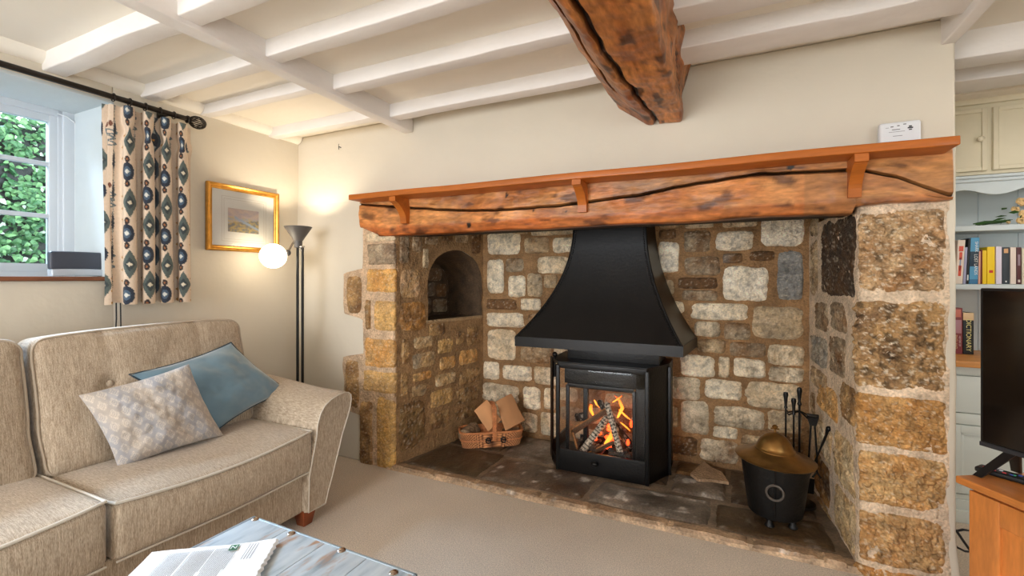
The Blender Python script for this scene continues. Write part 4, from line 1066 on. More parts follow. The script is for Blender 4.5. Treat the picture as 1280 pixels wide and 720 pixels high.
# flared arm: cross-section in y,z extruded along x
def armprof(y_in):
    P = [(1.552, .078), (1.556, .25), (1.600, .43), (1.606, .49), (1.625, .54), (1.652, .573), (1.69, .594), (1.74, .607), (1.785, .612), (1.812, .605), (1.828, .590), (1.832, .565), (1.826, .53), (1.812, .49), (1.77, .40), (1.735, .30), (1.70, .20), (1.672, .13), (1.655, .078)]
    return P
def arm(y_shift=0., mirror=False):
    P = armprof(0); n = len(P); vs = []; nx = 26; X0, X1 = -2.60, -1.795
    ring = []
    cy_, cz_ = 1.69, .40
    for i in range(nx + 1):
        t = i / nx; x = X0 + (X1 - X0) * t; e = min(1, (X1 - x) / .018 + .0); k = 1 if e >= 1 else .93 + .07 * math.sqrt(max(0, 1 - (1 - e) ** 2))
        row = []
        for (y, z) in P:
            up = max(0, (z - .45) / .16); yy, zz = y, z + up * .040 * (1 - t) ** 1.2 * 1.0 + .006 * math.sin(t * 6) * up
            yy -= up * .0
            yy = cy_ + (yy - cy_) * (1 if k == 1 else (1 - (1 - k) * .4)); zz = cz_ + (zz - cz_) * (1 if k == 1 else 1 - (1 - k) * .25)
            row.append(Vector((x, (yy + y_shift) if not mirror else (-.06 - (yy - 1.6)), zz)))
        vs += row; ring.append(row)
    fs = [(i * n + k, i * n + (k + 1) % n, (i + 1) * n + (k + 1) % n, (i + 1) * n + k) for i in range(nx) for k in range(n)]
    fs.append(tuple(range(n))); fs.append(tuple(nx * n + k for k in range(n))[::-1])
    m = MB(); m.add(vs, fs); o = m.build('arm', m_sofa, sofa, sharp=50)
    MB().tube([p + Vector((.002, 0, 0)) for p in ring[-1]], .0028, 8, closed=True).build('piping', m_pipe, o)
arm(); arm(mirror=True)
for (x, y) in ((-1.86, 1.585), (-2.56, 1.585), (-1.86, -.02), (-2.56, -.02)):
    m = MB(); m.rbox(x - .04, x + .04, y - .035, y + .045, 0, .085, r=.004, fn=lambda p, x=x, y=y: Vector((x + (p.x - x) * (.6 + .4 * p.z / .085), y + (p.y - y) * (.6 + .4 * p.z / .085), p.z))); m.build('leg', m_leg, sofa)

# scatter cushions
def pillow(name, label, TL, TR, BR, BL, thick, mat, cfn=None, n=60, seed=0, bend=.0, tags=None, pull=.06):
    TL, TR, BR, BL = map(Vector, (TL, TR, BR, BL)); nn = ((TR - TL).cross(BL - TL)).normalized()
    if nn.x < 0: nn = -nn
    m = MB()
    def surf(a, b, s):
        x, y = 2 * a - 1, 2 * b - 1
        x2 = x * (1 - pull * (1 - y * y) * abs(x) ** 2); y2 = y * (1 - pull * (1 - x * x) * abs(y) ** 2)
        A, B = (x2 + 1) / 2, (y2 + 1) / 2
        p = TL.lerp(TR, A).lerp(BL.lerp(BR, A), 1 - B)
        t = max(0, (1 - x ** 2)) ** .55 * max(0, (1 - y ** 2)) ** .55
        wr = 1 + .22 * fbm((a * 2 + seed, b * 2, s), 2.2, 3)
        ed = .008 * noise.noise(Vector((a * 5, b * 5, seed)))
        return p + nn * (s * thick / 2 * t * wr + ed + bend * (x * x - .3))
    for s in (1, -1):
        m.grid(lambda a, b, s=s: surf(a, b, s), n, n, cfn if cfn else None)
    o = m.build(name, mat, tags=tags, sharp=80)
    P = [surf(a, b, 0) for a, b in [(i / 24, 0) for i in range(24)] + [(1, i / 24) for i in range(24)] + [(1 - i / 24, 1) for i in range(24)] + [(0, 1 - i / 24) for i in range(24)]]
    return o, P
def patc(a, b):
    u, v = a * 10, b * 7; k = int(math.floor(v)) ; u2 = (u + (.5 if k % 2 else 0)) % 1 - .5; v2 = v % 1 - .5
    d = abs(u2) * 1.15 + abs(v2) * .95
    base = Vector(lin((176, 164, 152))).lerp(Vector(lin((158, 156, 158))), .5 + .5 * math.sin(a * 17 + b * 4)); c = base
    if .30 < d < .37 or .12 < d < .17 or abs(d - .47) < .028: c = base.lerp(Vector(lin((226, 212, 192))), .62)
    return tuple(c)
m_pat = M('patterned_cushion_cloth', (255, 255, 255), .7, attr=True, sheen=.3, bump=.2, bs=300)
pillow('scatter_cushion', '', tuple(onX(98, 494, -2.25)), tuple(onX(236, 455, -2.17)), (-2.10, 1.345, .475), (-2.13, .955, .462), .135, m_pat, patc, n=150, seed=2, tags=T('beige scatter cushion with woven diamond pattern leaning on the sofa', 'cushion'))
m_velv = M('blue_velvet', (104, 134, 150), .55, var=.14, vs=7, sheen=.8, bump=.25, bs=7, bdist=.02)
o, P = pillow('scatter_cushion', '', tuple(onX(161, 468, -2.285)), (-2.32, 1.525, .868), (-2.20, 1.775, .575), (-2.17, 1.36, .485), .13, m_velv, n=50, seed=5, pull=.10, tags=T('blue velvet scatter cushion propped between the patterned one and the sofa arm', 'cushion'))
MB().tube(P, .004, 6, closed=True).build('piping', M('velvet_piping', (46, 66, 78), .6), o)

# ================================================================== coffee table
m_tab = bpy.data.materials.new('distressed_paint'); m_tab.use_nodes = True; nt = m_tab.node_tree; b = nt.nodes['Principled BSDF']; b.inputs['Roughness'].default_value = .42
tc = nt.nodes.new('ShaderNodeTexCoord'); 
def tn(scale, sc, det=5):
    mp = nt.nodes.new('ShaderNodeMapping'); mp.inputs['Scale'].default_value = scale; mp.inputs['Rotation'].default_value = (0, 0, R(0)); n = nt.nodes.new('ShaderNodeTexNoise'); n.inputs['Scale'].default_value = sc; n.inputs['Detail'].default_value = det
    nt.links.new(tc.outputs['Object'], mp.inputs[0]); nt.links.new(mp.outputs[0], n.inputs['Vector']); return n.outputs['Fac']
def ramp(src, stops):
    r = nt.nodes.new('ShaderNodeValToRGB'); e = r.color_ramp.elements
    while len(e) < len(stops): e.new(.5)
    for k, (p_, c_) in enumerate(stops): e[k].position = p_; e[k].color = (*lin(c_), 1)
    nt.links.new(src, r.inputs[0]); return r.outputs[0]
c1 = ramp(tn((7, 1.5, 3), 4), [(.30, (118, 134, 144)), (.46, (170, 182, 190)), (.7, (196, 204, 208))])
f2 = tn((8, 2.2, 3), 3.2, 6); mr = nt.nodes.new('ShaderNodeMapRange'); mr.inputs['From Min'].default_value = .56; mr.inputs['From Max'].default_value = .66; nt.links.new(f2, mr.inputs['Value'])
mx = nt.nodes.new('ShaderNodeMix'); mx.data_type = 'RGBA'; mx.inputs[7].default_value = (*lin((168, 132, 106)), 1); nt.links.new(mr.outputs[0], mx.inputs[0]); nt.links.new(c1, mx.inputs[6]); nt.links.new(mx.outputs[2], b.inputs['Base Color'])
tb = thing('coffee_table', 'low coffee table of distressed grey and white planks with studded edge', 'table', (-1.03, .35, 0))
TX0, TX1, TY0, TY1, TZ = -1.345, -.705, -.35, .958, .45
def skew(p): return Vector((p.x + .03 * (p.y - .96) * 0, p.y - (p.x - TX0) * .02, p.z))
n_ = 4; w_ = (TX1 - TX0 - .012) / n_
pl = MB()
for k in range(n_):
    pl.rbox(TX0 + .006 + k * w_ + .0008, TX0 + .006 + (k + 1) * w_ - .0008, TY0, TY1 - .006, TZ - .03, TZ, r=.002, step=.2, fn=skew)
pl.build('table_top', m_tab, tb)
m_zinc = M('zinc_edge', (150, 164, 172), .4, metal=.3)
m = MB(); m.rbox(TX0, TX0 + .008, TY0, TY1, TZ - .05, TZ + .0015, r=.002, fn=skew); m.rbox(TX1 - .008, TX1, TY0, TY1, TZ - .05, TZ + .0015, r=.002, fn=skew); m.rbox(TX0, TX1, TY1 - .008, TY1, TZ - .05, TZ + .0015, r=.002, fn=skew)
m.rbox(TX0, TX1, TY0 - .008, TY0, TZ - .05, TZ + .0015, r=.002, fn=skew)
m.build('edge_band', m_zinc, tb)
m_stud = M('stud_metal', (176, 160, 146), .25, metal=1.)
def stud(x, y):
    p = skew(Vector((x, y, TZ + .001))); MB().lathe([(1e-4, .004), (.006, .0035), (.010, .002), (.012, 0), (.012, -.002)], p, 14).build('stud', m_stud, tb)
for (u, v) in ((319, 649), (364, 667), (427, 688), (492, 716)):
    p = onZ(u, v, TZ); stud(p.x, p.y + (p.x - TX0) * .02)
for k in range(4): stud(TX0 + .022, .70 - k * .29); stud(TX1 - .022, .70 - k * .29)
m_tleg = M('table_leg_wood', (150, 140, 128), .5, var=.2)
for x in (TX0 + .05, TX1 - .05):
    for y in (TY0 + .05, TY1 - .07): MB().rbox(x - .035, x + .035, y - .035, y + .035, 0, TZ - .03, r=.004).build('leg', m_tleg, tb)
m = MB(); m.rbox(TX0 + .02, TX0 + .04, TY0 + .04, TY1 - .05, TZ - .11, TZ - .03, r=.003); m.rbox(TX1 - .04, TX1 - .02, TY0 + .04, TY1 - .05, TZ - .11, TZ - .03, r=.003); m.rbox(TX0 + .02, TX1 - .02, TY1 - .06, TY1 - .04, TZ - .11, TZ - .03, r=.003)
m.build('apron', m_tleg, tb)
# newspaper
A_, B_, C_ = onZ(350, 677, TZ + .004), onZ(190, 693, TZ + .004), onZ(347, 716, TZ + .004)
e1 = (B_ - A_); W1 = e1.length; e1.normalize(); e2 = Vector((-e1.y, e1.x, 0)); e2 = e2 if e2.dot(C_ - A_) > 0 else -e2
news = thing('newspaper', 'folded white newspaper with green mark lying on the coffee table', 'newspaper', tuple(A_))
def npos(a, b, h=0.): return A_ + e1 * a + e2 * b + Vector((0, 0, h))
Ht = .34
m = MB(); 
for lay in range(4):
    s_ = lay * .0025
    m.grid(lambda a, b, s_=s_: npos((a if a > 0 else a) * (W1 - s_) + s_ + (.0025 * math.sin(b * 90) if a == 0 else 0), b * Ht, .0015 + .0016 * lay + .004 * math.exp(-(a * 9) ** 2) + .0015 * noise.noise(Vector((a * 4, b * 4, 0)))), 30, 60)
m.build('sheets', M('newsprint', (238, 238, 236), .8), news)
m_ink = M('ink', (96, 98, 104), .8); m_green = M('green_print', (64, 124, 88), .7)
hh = .0092
def npr(m, a0, a1, b0, b1):
    m.add([npos(a0, b0, hh), npos(a1, b0, hh), npos(a1, b1, hh), npos(a0, b1, hh)], [(0, 1, 2, 3)])
def onpaper(u, v):
    p = onZ(u, v, TZ + .01) - A_; return p.dot(e1), p.dot(e2)
m = MB(); rnd = random.Random(2)
for (c0, c1_) in ((.175, .245), (.100, .168), (.030 + .065, .030 + .066)):
    pass
cols = [((300, 697), (276, 700)), ((258, 703), (232, 706)), ((226, 708), (196, 712))]
for (pa, pb) in [((291, 696), (262, 700)), ((258, 701), (230, 704)), ((226, 705), (197, 709))]:
    a0, bq = onpaper(*pa); a1, _ = onpaper(*pb)
    a = a0
    while a < a1: npr(m, a, a + .0011, .022, .15 if rnd.random() < .9 else .12); a += .0036
a0, _ = onpaper(308, 690)
for k in range(4): npr(m, a0 - k * .007, a0 - k * .007 + .0014, .012, .085)
a0, _ = onpaper(318, 700)
m.build('print', m_ink, news)
m = MB(); ga, gb = onpaper(293, 692); ga2, _ = onpaper(280, 696); npr(m, ga, ga2, .010, .036); hh = .0094; m.build('green_mark', m_green, news)
o = text('N', 'letter', m_wcab, .022, tuple(npos((ga + ga2) / 2, .023, .0094)), (0, 0, math.atan2(-e1.y, -e1.x) + pi * 0), news, ext=.0001)
# ================================================================== log basket
m_wickc = M('woven_wicker', (255, 255, 255), .6, attr=True, var=.12, vs=40)
m_wick = M('wicker', (196, 124, 74), .6, var=.25, vs=60, bump=.3, bs=200)
bh = R(35); bx, by = Vector((math.cos(bh), math.sin(bh), 0)), Vector((-math.sin(bh), math.cos(bh), 0)); BO = Vector((-1.62, 2.655, .034)); BL_, BW_ = .43, .18
bc = BO + bx * BL_ / 2 + by * BW_ / 2
bas = thing('log_basket', 'small oblong wicker basket with square handle and black buckles holding firewood', 'basket', tuple(bc))
def oval(t, k, z):   # rounded rectangle outline
    a = 2 * pi * t; c, s = math.cos(a), math.sin(a); e = .42
    return bc + bx * (math.copysign(abs(c) ** e, c) * BL_ / 2 * k) + by * (math.copysign(abs(s) ** e, s) * BW_ / 2 * (1 + (k - 1) * 2)) + Vector((0, 0, z))
BH = .105
def weave(a, b):
    w_ = .006 * math.sin(a * 2 * pi * 46) * math.cos(b * pi * 11); k = .93 + .09 * b
    p = oval(a, k, BH * b); n = (p - bc); n.z = 0; return p + n.normalized() * w_
m = MB(); 
def wc_(a, b):
    k = abs(math.sin(a * pi * 92)); r_ = abs(math.sin(b * pi * 7 + (pi / 2 if int(a * 92) % 2 else 0)))
    return tuple(Vector(lin((92, 50, 26))).lerp(Vector(lin((214, 146, 92))), min(1, k * 1.3) * (.45 + .55 * r_)))
m.grid(weave, 552, 28, wc_)
m.build('woven_side', m_wickc, bas)
m = MB(); m.grid(lambda a, b: bc + (oval(a, .93, .004) - bc) * b + Vector((0, 0, 0)), 48, 4); m.grid(lambda a, b: oval(a, .90 + .08 * b, .006 + (BH - .006) * b), 60, 4); m.build('lining', m_wick, bas)
m = MB(); R1 = [oval(i / 72, 1.02, BH) for i in range(72)]; m.tube(R1, .0075, 8, closed=True); m.build('rim', m_wick, bas)
m = MB(); m.tube([oval(i / 72, 1.0, BH * .48) + Vector((0, 0, 0)) for i in range(72)], .0045, 6, closed=True); m.build('band', m_wick, bas)
fa, fb_ = bc + bx * .015 - by * (BW_ / 2 + .004), bc + bx * .015 + by * (BW_ / 2 + .004)
hp = [fa + Vector((0, 0, BH * .5)), fa + Vector((0, 0, BH + .12)), fa + Vector((0, 0, BH + .165)) + by * .012, fb_ + Vector((0, 0, BH + .165)) - by * .012, fb_ + Vector((0, 0, BH + .12)), fb_ + Vector((0, 0, BH * .5))]
m = MB(); 
for o_ in (-.009, 0, .009):
    m.tube([p + bx * o_ for p in hp], .0062, 8)
for k in range(30):   # binding
    t = k / 29 * (len(hp) - 1); i = min(int(t), len(hp) - 2); p = hp[i].lerp(hp[i + 1], t - i); d = (hp[i + 1] - hp[i]).normalized(); sd = bx.cross(d)
    m.tube([p + bx * .017 * math.cos(q) + sd * .009 * math.sin(q) for q in [2 * pi * j / 10 for j in range(10)]], .0022, 5, closed=True)
m.build('handle', m_wick, bas)
for o_ in (-.05, .055):
    p = bc + bx * (o_ + .02) - by * (BW_ / 2 + .006) + Vector((0, 0, .055)); m = MB()
    m.tube([p - by * .004 + bx * .016 * math.cos(t) + Vector((0, 0, .018 * math.sin(t))) for t in [2 * pi * j / 16 for j in range(16)]], .004, 6, closed=True)
    m.tube([p + bx * .02, p - by * .006, p - bx * .02 + Vector((0, 0, .01))], .004, 6); m.build('buckle', m_black, bas)
def wedge(name, label, a, b, sd, w, t, c1, c2, seed, w2=1.):
    a, b, sd = Vector(a), Vector(b), Vector(sd).normalized(); d = (b - a); L_ = d.length; d.normalize(); up = sd.cross(d).normalized(); sd = d.cross(up)
    if up.y > 0: up = -up
    m = MB()
    def fn(p):
        x, y, z = p; k = (1 + (w2 - 1) * x / L_) * (1 + .5 * (1 - z / t) * -1 + .25)
        q = a + d * (x + .10 * y) + sd * y * k + up * (z + .010 * math.cos(y / w * 3)); return q + up * .004 * fbm((x, y, seed), 14, 3) + sd * .006 * fbm((x, seed, z), 9, 2)
    def cf(p):
        g = fbm((p.x * 1.5, p.y * 16, seed), 1.5, 2); c = Vector(lin(c1)) if p.z > t * .45 else Vector(lin(c2)); return tuple(c * (1 + .15 * g))
    m.rbox(0, L_, -w / 2, w / 2, 0, t, r=.005, step=.01, fn=fn, cfn=cf); return m.build(name, m_splitw, tags=T(label, 'log', 'firewood in the basket'))
def bp_(x, y, z): return bc + bx * x + by * y + Vector((0, 0, z))
log('firewood_log', 'round mossy barked log at the left end of the wicker basket', bp_(-.19, -.06, .075), bp_(-.11, .08, .085), .052, 'bark', 21)
bpy.context.scene.objects['firewood_log']['group'] = 'firewood in the basket'
def bpx(u, v, dy):   # a point over the basket
    k = bc + by * dy; r = ray(u, v); t = (k.dot(by)) / (Vector((r[0], r[1], 0)).dot(by)); return Vector((r[0] * t, r[1] * t, H + r[2] * t))
wedge('firewood_log', 'pale split log slab leaning left of the basket handle', bpx(618, 533, -.06), bpx(600, 507, .0), bx, .10, .022, (208, 150, 100), (140, 98, 62), 3)
wedge('firewood_log', 'wide pale split log leaning right of the basket handle', bpx(643, 533, -.05), bpx(628, 498, .04), bx + Vector((0, 0, -.35)), .14, .024, (190, 136, 90), (130, 88, 54), 5, .8)
log('firewood_log', 'small log with round cut end at the right end of the basket', bp_(.08, .0, .085), bp_(.205, -.02, .095), .030, 'split', 24)
# ================================================================== coal bucket
m_brass = M('aged_brass', (150, 112, 62), .30, metal=.85, var=.3, vs=16, bump=.05, bs=30)
m_ciron = M('cast_iron', (13, 12, 11), .5, var=.3, vs=20, bump=.3, bs=50, metal=.3)
BC = Vector((.222, 2.53, 0)); bk = thing('coal_bucket', 'black riveted coal bucket with wide brass lid on the right of the hearth', 'bucket', (BC.x, BC.y, .036))
m = MB(); m.lathe([(1e-4, .075), (.108, .075), (.116, .083), (.122, .12), (.135, .22), (.146, .31), (.150, .335), (.142, .335), (.13, .30)], BC, 44); m.build('body', m_ciron, bk)
hd = Vector((-.09, -.996, 0)); hs = Vector((.996, -.09, 0))
m = MB(); m.tube([BC + hd * (.124 + .028 * t) + Vector((0, 0, .09 + .235 * t)) for t in [i / 10 for i in range(11)]], .004, 6); m.build('seam', m_ciron, bk)
m = MB(); rc = BC + hd * .146 + Vector((0, 0, .222)); m.tube([rc + hs * .034 * math.cos(t) + Vector((0, 0, .034 * math.sin(t))) - hd * .0 for t in [2 * pi * i / 28 for i in range(28)]], .0055, 8, closed=True)
m.build('ring_handle', M('worn_iron', (96, 90, 84), .4, metal=.6), bk)
m = MB(); m.lathe([(1e-4, .338), (.146, .338), (.170, .330), (.174, .336), (.165, .341), (.135, .349), (.105, .360), (.092, .370), (.088, .372), (.088, .378), (.082, .382), (.078, .392), (.066, .418), (.046, .440), (.022, .452), (.008, .456), (1e-4, .457)], BC, 56, fn=lambda p: Vector((p.x, p.y, p.z + (p.x - BC.x) * -.04))); lid = m.build('lid', m_brass, bk)
m = MB(); m.lathe([(.006, .458), (.005, .470), (.011, .476), (.014, .484), (.008, .492), (1e-4, .495)], BC, 16); m.tube([BC + Vector((-.018, 0, .474)), BC + Vector((.018, 0, .474))], .004, 6); m.build('knob', m_brass, lid)
for a in (R(250), R(320), R(120), R(30)):
    c = BC + Vector((math.cos(a) * .088, math.sin(a) * .088, 0)); m = MB()
    m.lathe([(1e-4, .036), (.018, .036), (.022, .042), (.014, .056), (.012, .082)], c, 12); m.build('foot', m_ciron, bk)
# ================================================================== companion set
m_ti = M('tool_iron', (18, 17, 17), .35, metal=.4)
SPx, SPy = .352, 2.76
cs = thing('companion_stand', 'black iron fire tool stand with round base behind the coal bucket', 'tool stand', (SPx, SPy, .036))
MB().lathe([(1e-4, .036), (.075, .036), (.072, .046), (.02, .056), (1e-4, .056)], (SPx, SPy, 0), 24).build('base', m_ti, cs)
m = MB(); m.tube([(SPx, SPy, .05), (SPx, SPy, .56)], .0055, 8); m.lathe([(.005, .54), (.011, .55), (.006, .565), (.010, .60), (.013, .62), (.010, .634), (1e-4, .638)], (SPx, SPy, 0), 14); m.build('pole', m_ti, cs)
m = MB()
for a in (R(205), R(150), R(-20), R(-60)):
    d = Vector((math.cos(a), math.sin(a), 0)); m.tube([Vector((SPx, SPy, .515)), Vector((SPx, SPy, .505)) + d * .03, Vector((SPx, SPy, .495)) + d * .055, Vector((SPx, SPy, .505)) + d * .062], .004, 6)
m.build('hook', m_ti, cs)
def handle(m, x, y, z):
    m.lathe([(.004, z - .085), (.009, z - .08), (.006, z - .068), (.009, z - .03), (.0125, z - .012), (.010, z), (1e-4, z + .003)], (x, y, 0), 14)
for (x, y, z, nm, lb) in ((.289, 2.74, .609, 'poker', 'black iron poker with bulbed handle, leftmost of the fire tools'), (.322, 2.72, .585, 'ash_rake', 'black iron rake with shorter handle between the poker and the stand pole')):
    m = MB(); m.tube([(x, y, .08), (x, y, z - .08)], .0045, 8); handle(m, x, y, z)
    if nm == 'ash_rake': m.rbox(x - .03, x + .03, y - .003, y + .003, .07, .10, r=.002)
    else: m.tube([(x, y, .10), (x + .02, y, .085), (x + .022, y, .11)], .004, 6)
    m.build(nm, m_ti, tags=T(lb, 'fire tool', 'fire tools on the stand'))
m = MB(); p = onY(1016, 525, 2.74); m.rbox(p.x - .026, p.x + .026, p.y - .008, p.y + .008, p.z + .012, p.z + .030, r=.004)
m.prism([(p.x - .026, p.y - .006, p.z + .012), (p.x + .026, p.y - .006, p.z + .012), (p.x + .014, p.y - .006, p.z - .028), (p.x - .014, p.y - .006, p.z - .028)], (0, .012, 0))
q = onY(1021, 590, 2.74); q2 = onY(1009, 585, 2.74)
m.tube([(p.x + .008, p.y, p.z - .02), (p.x + .018, p.y, q.z + .08), (q.x, q.y, q.z)], .0045, 8); m.tube([(p.x - .008, p.y, p.z - .02), (p.x - .02, p.y, q2.z)], .0045, 8)
m.tube([(q.x - .018, q.y, q.z - .03), (q.x, q.y, q.z), (q.x + .018, q.y, q.z - .028)], .005, 8)
m.build('fire_tongs', m_ti, tags=T('black iron tongs with flat square head hanging right of the stand pole', 'fire tool', 'fire tools on the stand'))
m = MB(); a_, b_2 = onY(1036, 536, 2.70), onY(1010, 598, 2.74); d = (b_2 - a_)
m.tube([a_ + d * .0, a_ + d * .05, a_ + d * .12, a_ + d * .3, a_ + d * .36, a_ + d * .45, a_ + d], lambda t: .012 if t < .1 else (.010 if t < .3 else .006 if t < .6 else .0045), 8); m.ball(a_, .013, 8)
e_ = a_ + d; m.prism([(e_.x - .03, e_.y, e_.z), (e_.x + .03, e_.y, e_.z), (e_.x + .026, e_.y + .01, e_.z - .08), (e_.x - .026, e_.y + .01, e_.z - .08)], (0, .004, 0))
m.build('hearth_shovel', m_ti, tags=T('black iron shovel leaning with its handle toward the right pier', 'fire tool', 'fire tools on the stand'))
# ================================================================== card on the mantel, nail
card = thing('alarm_unit', 'small white plastic alarm unit with black symbol on the right end of the mantel shelf', 'alarm', (.62, 2.25, 1.702))
m = MB(); m.rbox(.556, .686, 2.245, 2.280, 1.7025, 1.812, r=.010, step=.02, seg=4); m.build('case', m_wcab, card)
m = MB()
def mk(m, u, v, w, h):
    p = onY(u, v, 2.2445); m.box(p.x - w / 2, p.x + w / 2, 2.2438, 2.2452, p.z - h / 2, p.z + h / 2)
for (u, v, w, h) in ((1109, 160.3, .010, .0015), (1115, 158.7, .010, .004), (1123, 157.1, .008, .004), (1131, 155, .010, .004), (1120, 162, .026, .003), (1121, 164.6, .050, .0015), (1122, 169.8, .030, .0018)): mk(m, u, v, w, h)
m.build('print', M('grey_print', (120, 118, 118), .6), card, smooth=False)
m = MB()
for (u, v, w, h) in ((1138, 157.5, .010, .005), (1138, 159.4, .017, .005), (1138, 161.6, .010, .004)): mk(m, u, v, w, h)
m.build('symbol', m_blk, card, smooth=False)
p = onY(425, 184, 2.285); m = MB(); m.tube([p + Vector((0, .01, 0)), p + Vector((0, -.012, 0))], .003, 6); m.tube([p + Vector((0, -.012, 0)), p + Vector((.004, -.014, -.012)), p + Vector((0, -.010, -.018))], .0018, 6); m.tube([p + Vector((0, -.012, 0)), p + Vector((0, -.010, .02))], .0014, 6)
m.build('nail', m_black, tags=T('tiny dark nail high in the wall left of the fireplace', 'nail'))

# ================================================================== alcove dresser
m_dr = M('dresser_paint', (206, 216, 218), .5, var=.03); m_drb = M('dresser_base_paint', (220, 226, 220), .5, var=.03); m_cup = M('cupboard_cream', (228, 218, 190), .55, var=.04)
m_wtop = M('worktop_wood', (206, 142, 76), .4, var=.18, vs=7, stretch=(.4, 3, 3))
DX0, DX1 = .805, 2.28
dr = thing('dresser', 'pale blue grey painted alcove dresser with open bookshelves above drawers', 'dresser', (1.54, 3.2, 0))
m = MB(); m.box(DX0, DX1, 2.99, 3.45, .11, .765); m.box(DX0, DX1, 2.965, 2.99, .06, .11); m.box(DX0, DX1, 2.955, 2.99, 0, .06); m.box(DX0, DX1, 2.972, 2.99, .11, .135)
for x in (DX0, 1.00, 1.50, 2.0): m.box(x, x + .022, 2.972, 2.99, .11, .765)
m.box(DX0, DX1, 2.972, 2.99, .482, .535); m.box(DX0, DX1, 2.972, 2.99, .724, .765)
m.build('base_cabinet', m_drb, dr)
m_slot = M('gap_dark', (70, 74, 76), .9)
for k, (a, b) in enumerate(((1.024, 1.498), (1.524, 1.998))):
    m = MB(); m.rbox(a, b, 2.970, 2.99, .54, .720, r=.002); d = m.build('drawer', m_drb, dr)
    MB().ball(((a + b) / 2, 2.958, .63), .013, 8).build('knob', m_drb, d)
    m = MB(); m.rbox(a, b, 2.974, 2.99, .14, .478, r=.002)
    w_ = .032
    for (x0, x1, z0, z1) in ((a + w_, b - w_, .44, .478), (a + w_, b - w_, .14, .178), (a, a + w_, .14, .478), (b - w_, b, .14, .478)): m.rbox(x0, x1, 2.966, 2.976, min(z0, z1), max(z0, z1), r=.002)
    for (x0, x1, z0, z1) in ((a + w_, b - w_, .428, .44), (a + w_, b - w_, .178, .190), (a + w_, a + w_ + .012, .178, .44), (b - w_ - .012, b - w_, .178, .44)): m.rbox(x0, x1, 2.969, 2.976, z0, z1, r=.004)
    d = m.build('door', m_drb, dr); MB().ball((b - .02, 2.956, .40), .011, 8).build('knob', m_drb, d)
MB().rbox(DX0, DX1, 2.945, 3.45, .766, .795, r=.003).build('worktop', m_wtop, dr)
m = MB(); m.box(DX0, DX1, 3.43, 3.449, .795, 1.76)
x = DX0
while x < DX1 - .2: m.box(x, x + .157, 3.424, 3.432, .795, 1.76); x += .163
m.build('back_boards', m_dr, dr)
for a in (DX0, DX1 - .02): MB().box(a, a + .02, 3.21, 3.43, .795, 1.76).build('side_panel', m_dr, dr)
for z in (1.140, 1.449):
    MB().rbox(DX0, DX1, 3.20, 3.43, z, z + .029, r=.003).build('shelf', m_dr, dr)
pf = []; n_ = 80
for i in range(n_ + 1):
    x = DX0 + (DX1 - DX0) * i / n_; ph = (x - 1.15) / .265 * 2 * pi
    pf.append((x, 3.20, 1.650 + .018 * math.cos(ph) ** 1 * (1 if math.cos(ph) > 0 else .75)))
m = MB(); m.prism(pf + [(DX1, 3.20, 1.735), (DX0, 3.20, 1.735)], (0, .018, 0)); m.rbox(DX0, DX1, 3.175, 3.22, 1.722, 1.738, r=.004); m.rbox(DX0, DX1, 3.188, 3.22, 1.705, 1.724, r=.004)
m.build('scalloped_apron', m_dr, dr, sharp=20)
cp = thing('wall_cupboard', 'cream painted high cupboard with round knobs above the dresser', 'cupboard', (1.54, 3.25, 1.745))
m = MB(); m.box(DX0, DX1, 3.205, 3.45, 1.745, 2.12); m.rbox(DX0, DX1, 3.185, 3.21, 2.112, 2.15, r=.004); m.build('body', m_cup, cp)
xs = [onY(1233, 180, 3.2).x, onY(1240, 180, 3.2).x]
for (a, b, kx) in ((xs[0] - .33, xs[0], xs[0] - .032), (xs[1], xs[1] + .33, xs[1] + .30), (xs[1] + .355, xs[1] + .68, xs[1] + .38)):
    m = MB(); m.rbox(a, b, 3.194, 3.204, 1.762, 2.088, r=.002)
    w_ = .022
    for (x0, x1, z0, z1) in ((a + w_, b - w_, 2.066, 2.0875), (a + w_, b - w_, 1.7625, 1.784), (a, a + w_, 1.762, 2.088), (b - w_, b, 1.762, 2.088)): m.rbox(x0, x1, 3.186, 3.197, z0, z1, r=.003)
    d = m.build('door', m_cup, cp); MB().lathe([(.006, 0), (.006, .012), (.014, .018), (.015, .024), (.009, .030), (1e-4, .031)], (0, 0, 0), 16, fn=lambda p, kx=kx: Vector((kx + p.x, 3.19 - p.z, 1.925 + p.y))).build('knob', m_cup, d)
m = MB(); m.rbox(.80, 2.3, 3.10, 3.45, 2.14, 2.21, r=.01, step=.1); m.build('trim_3', m_ceil, tags=ST)
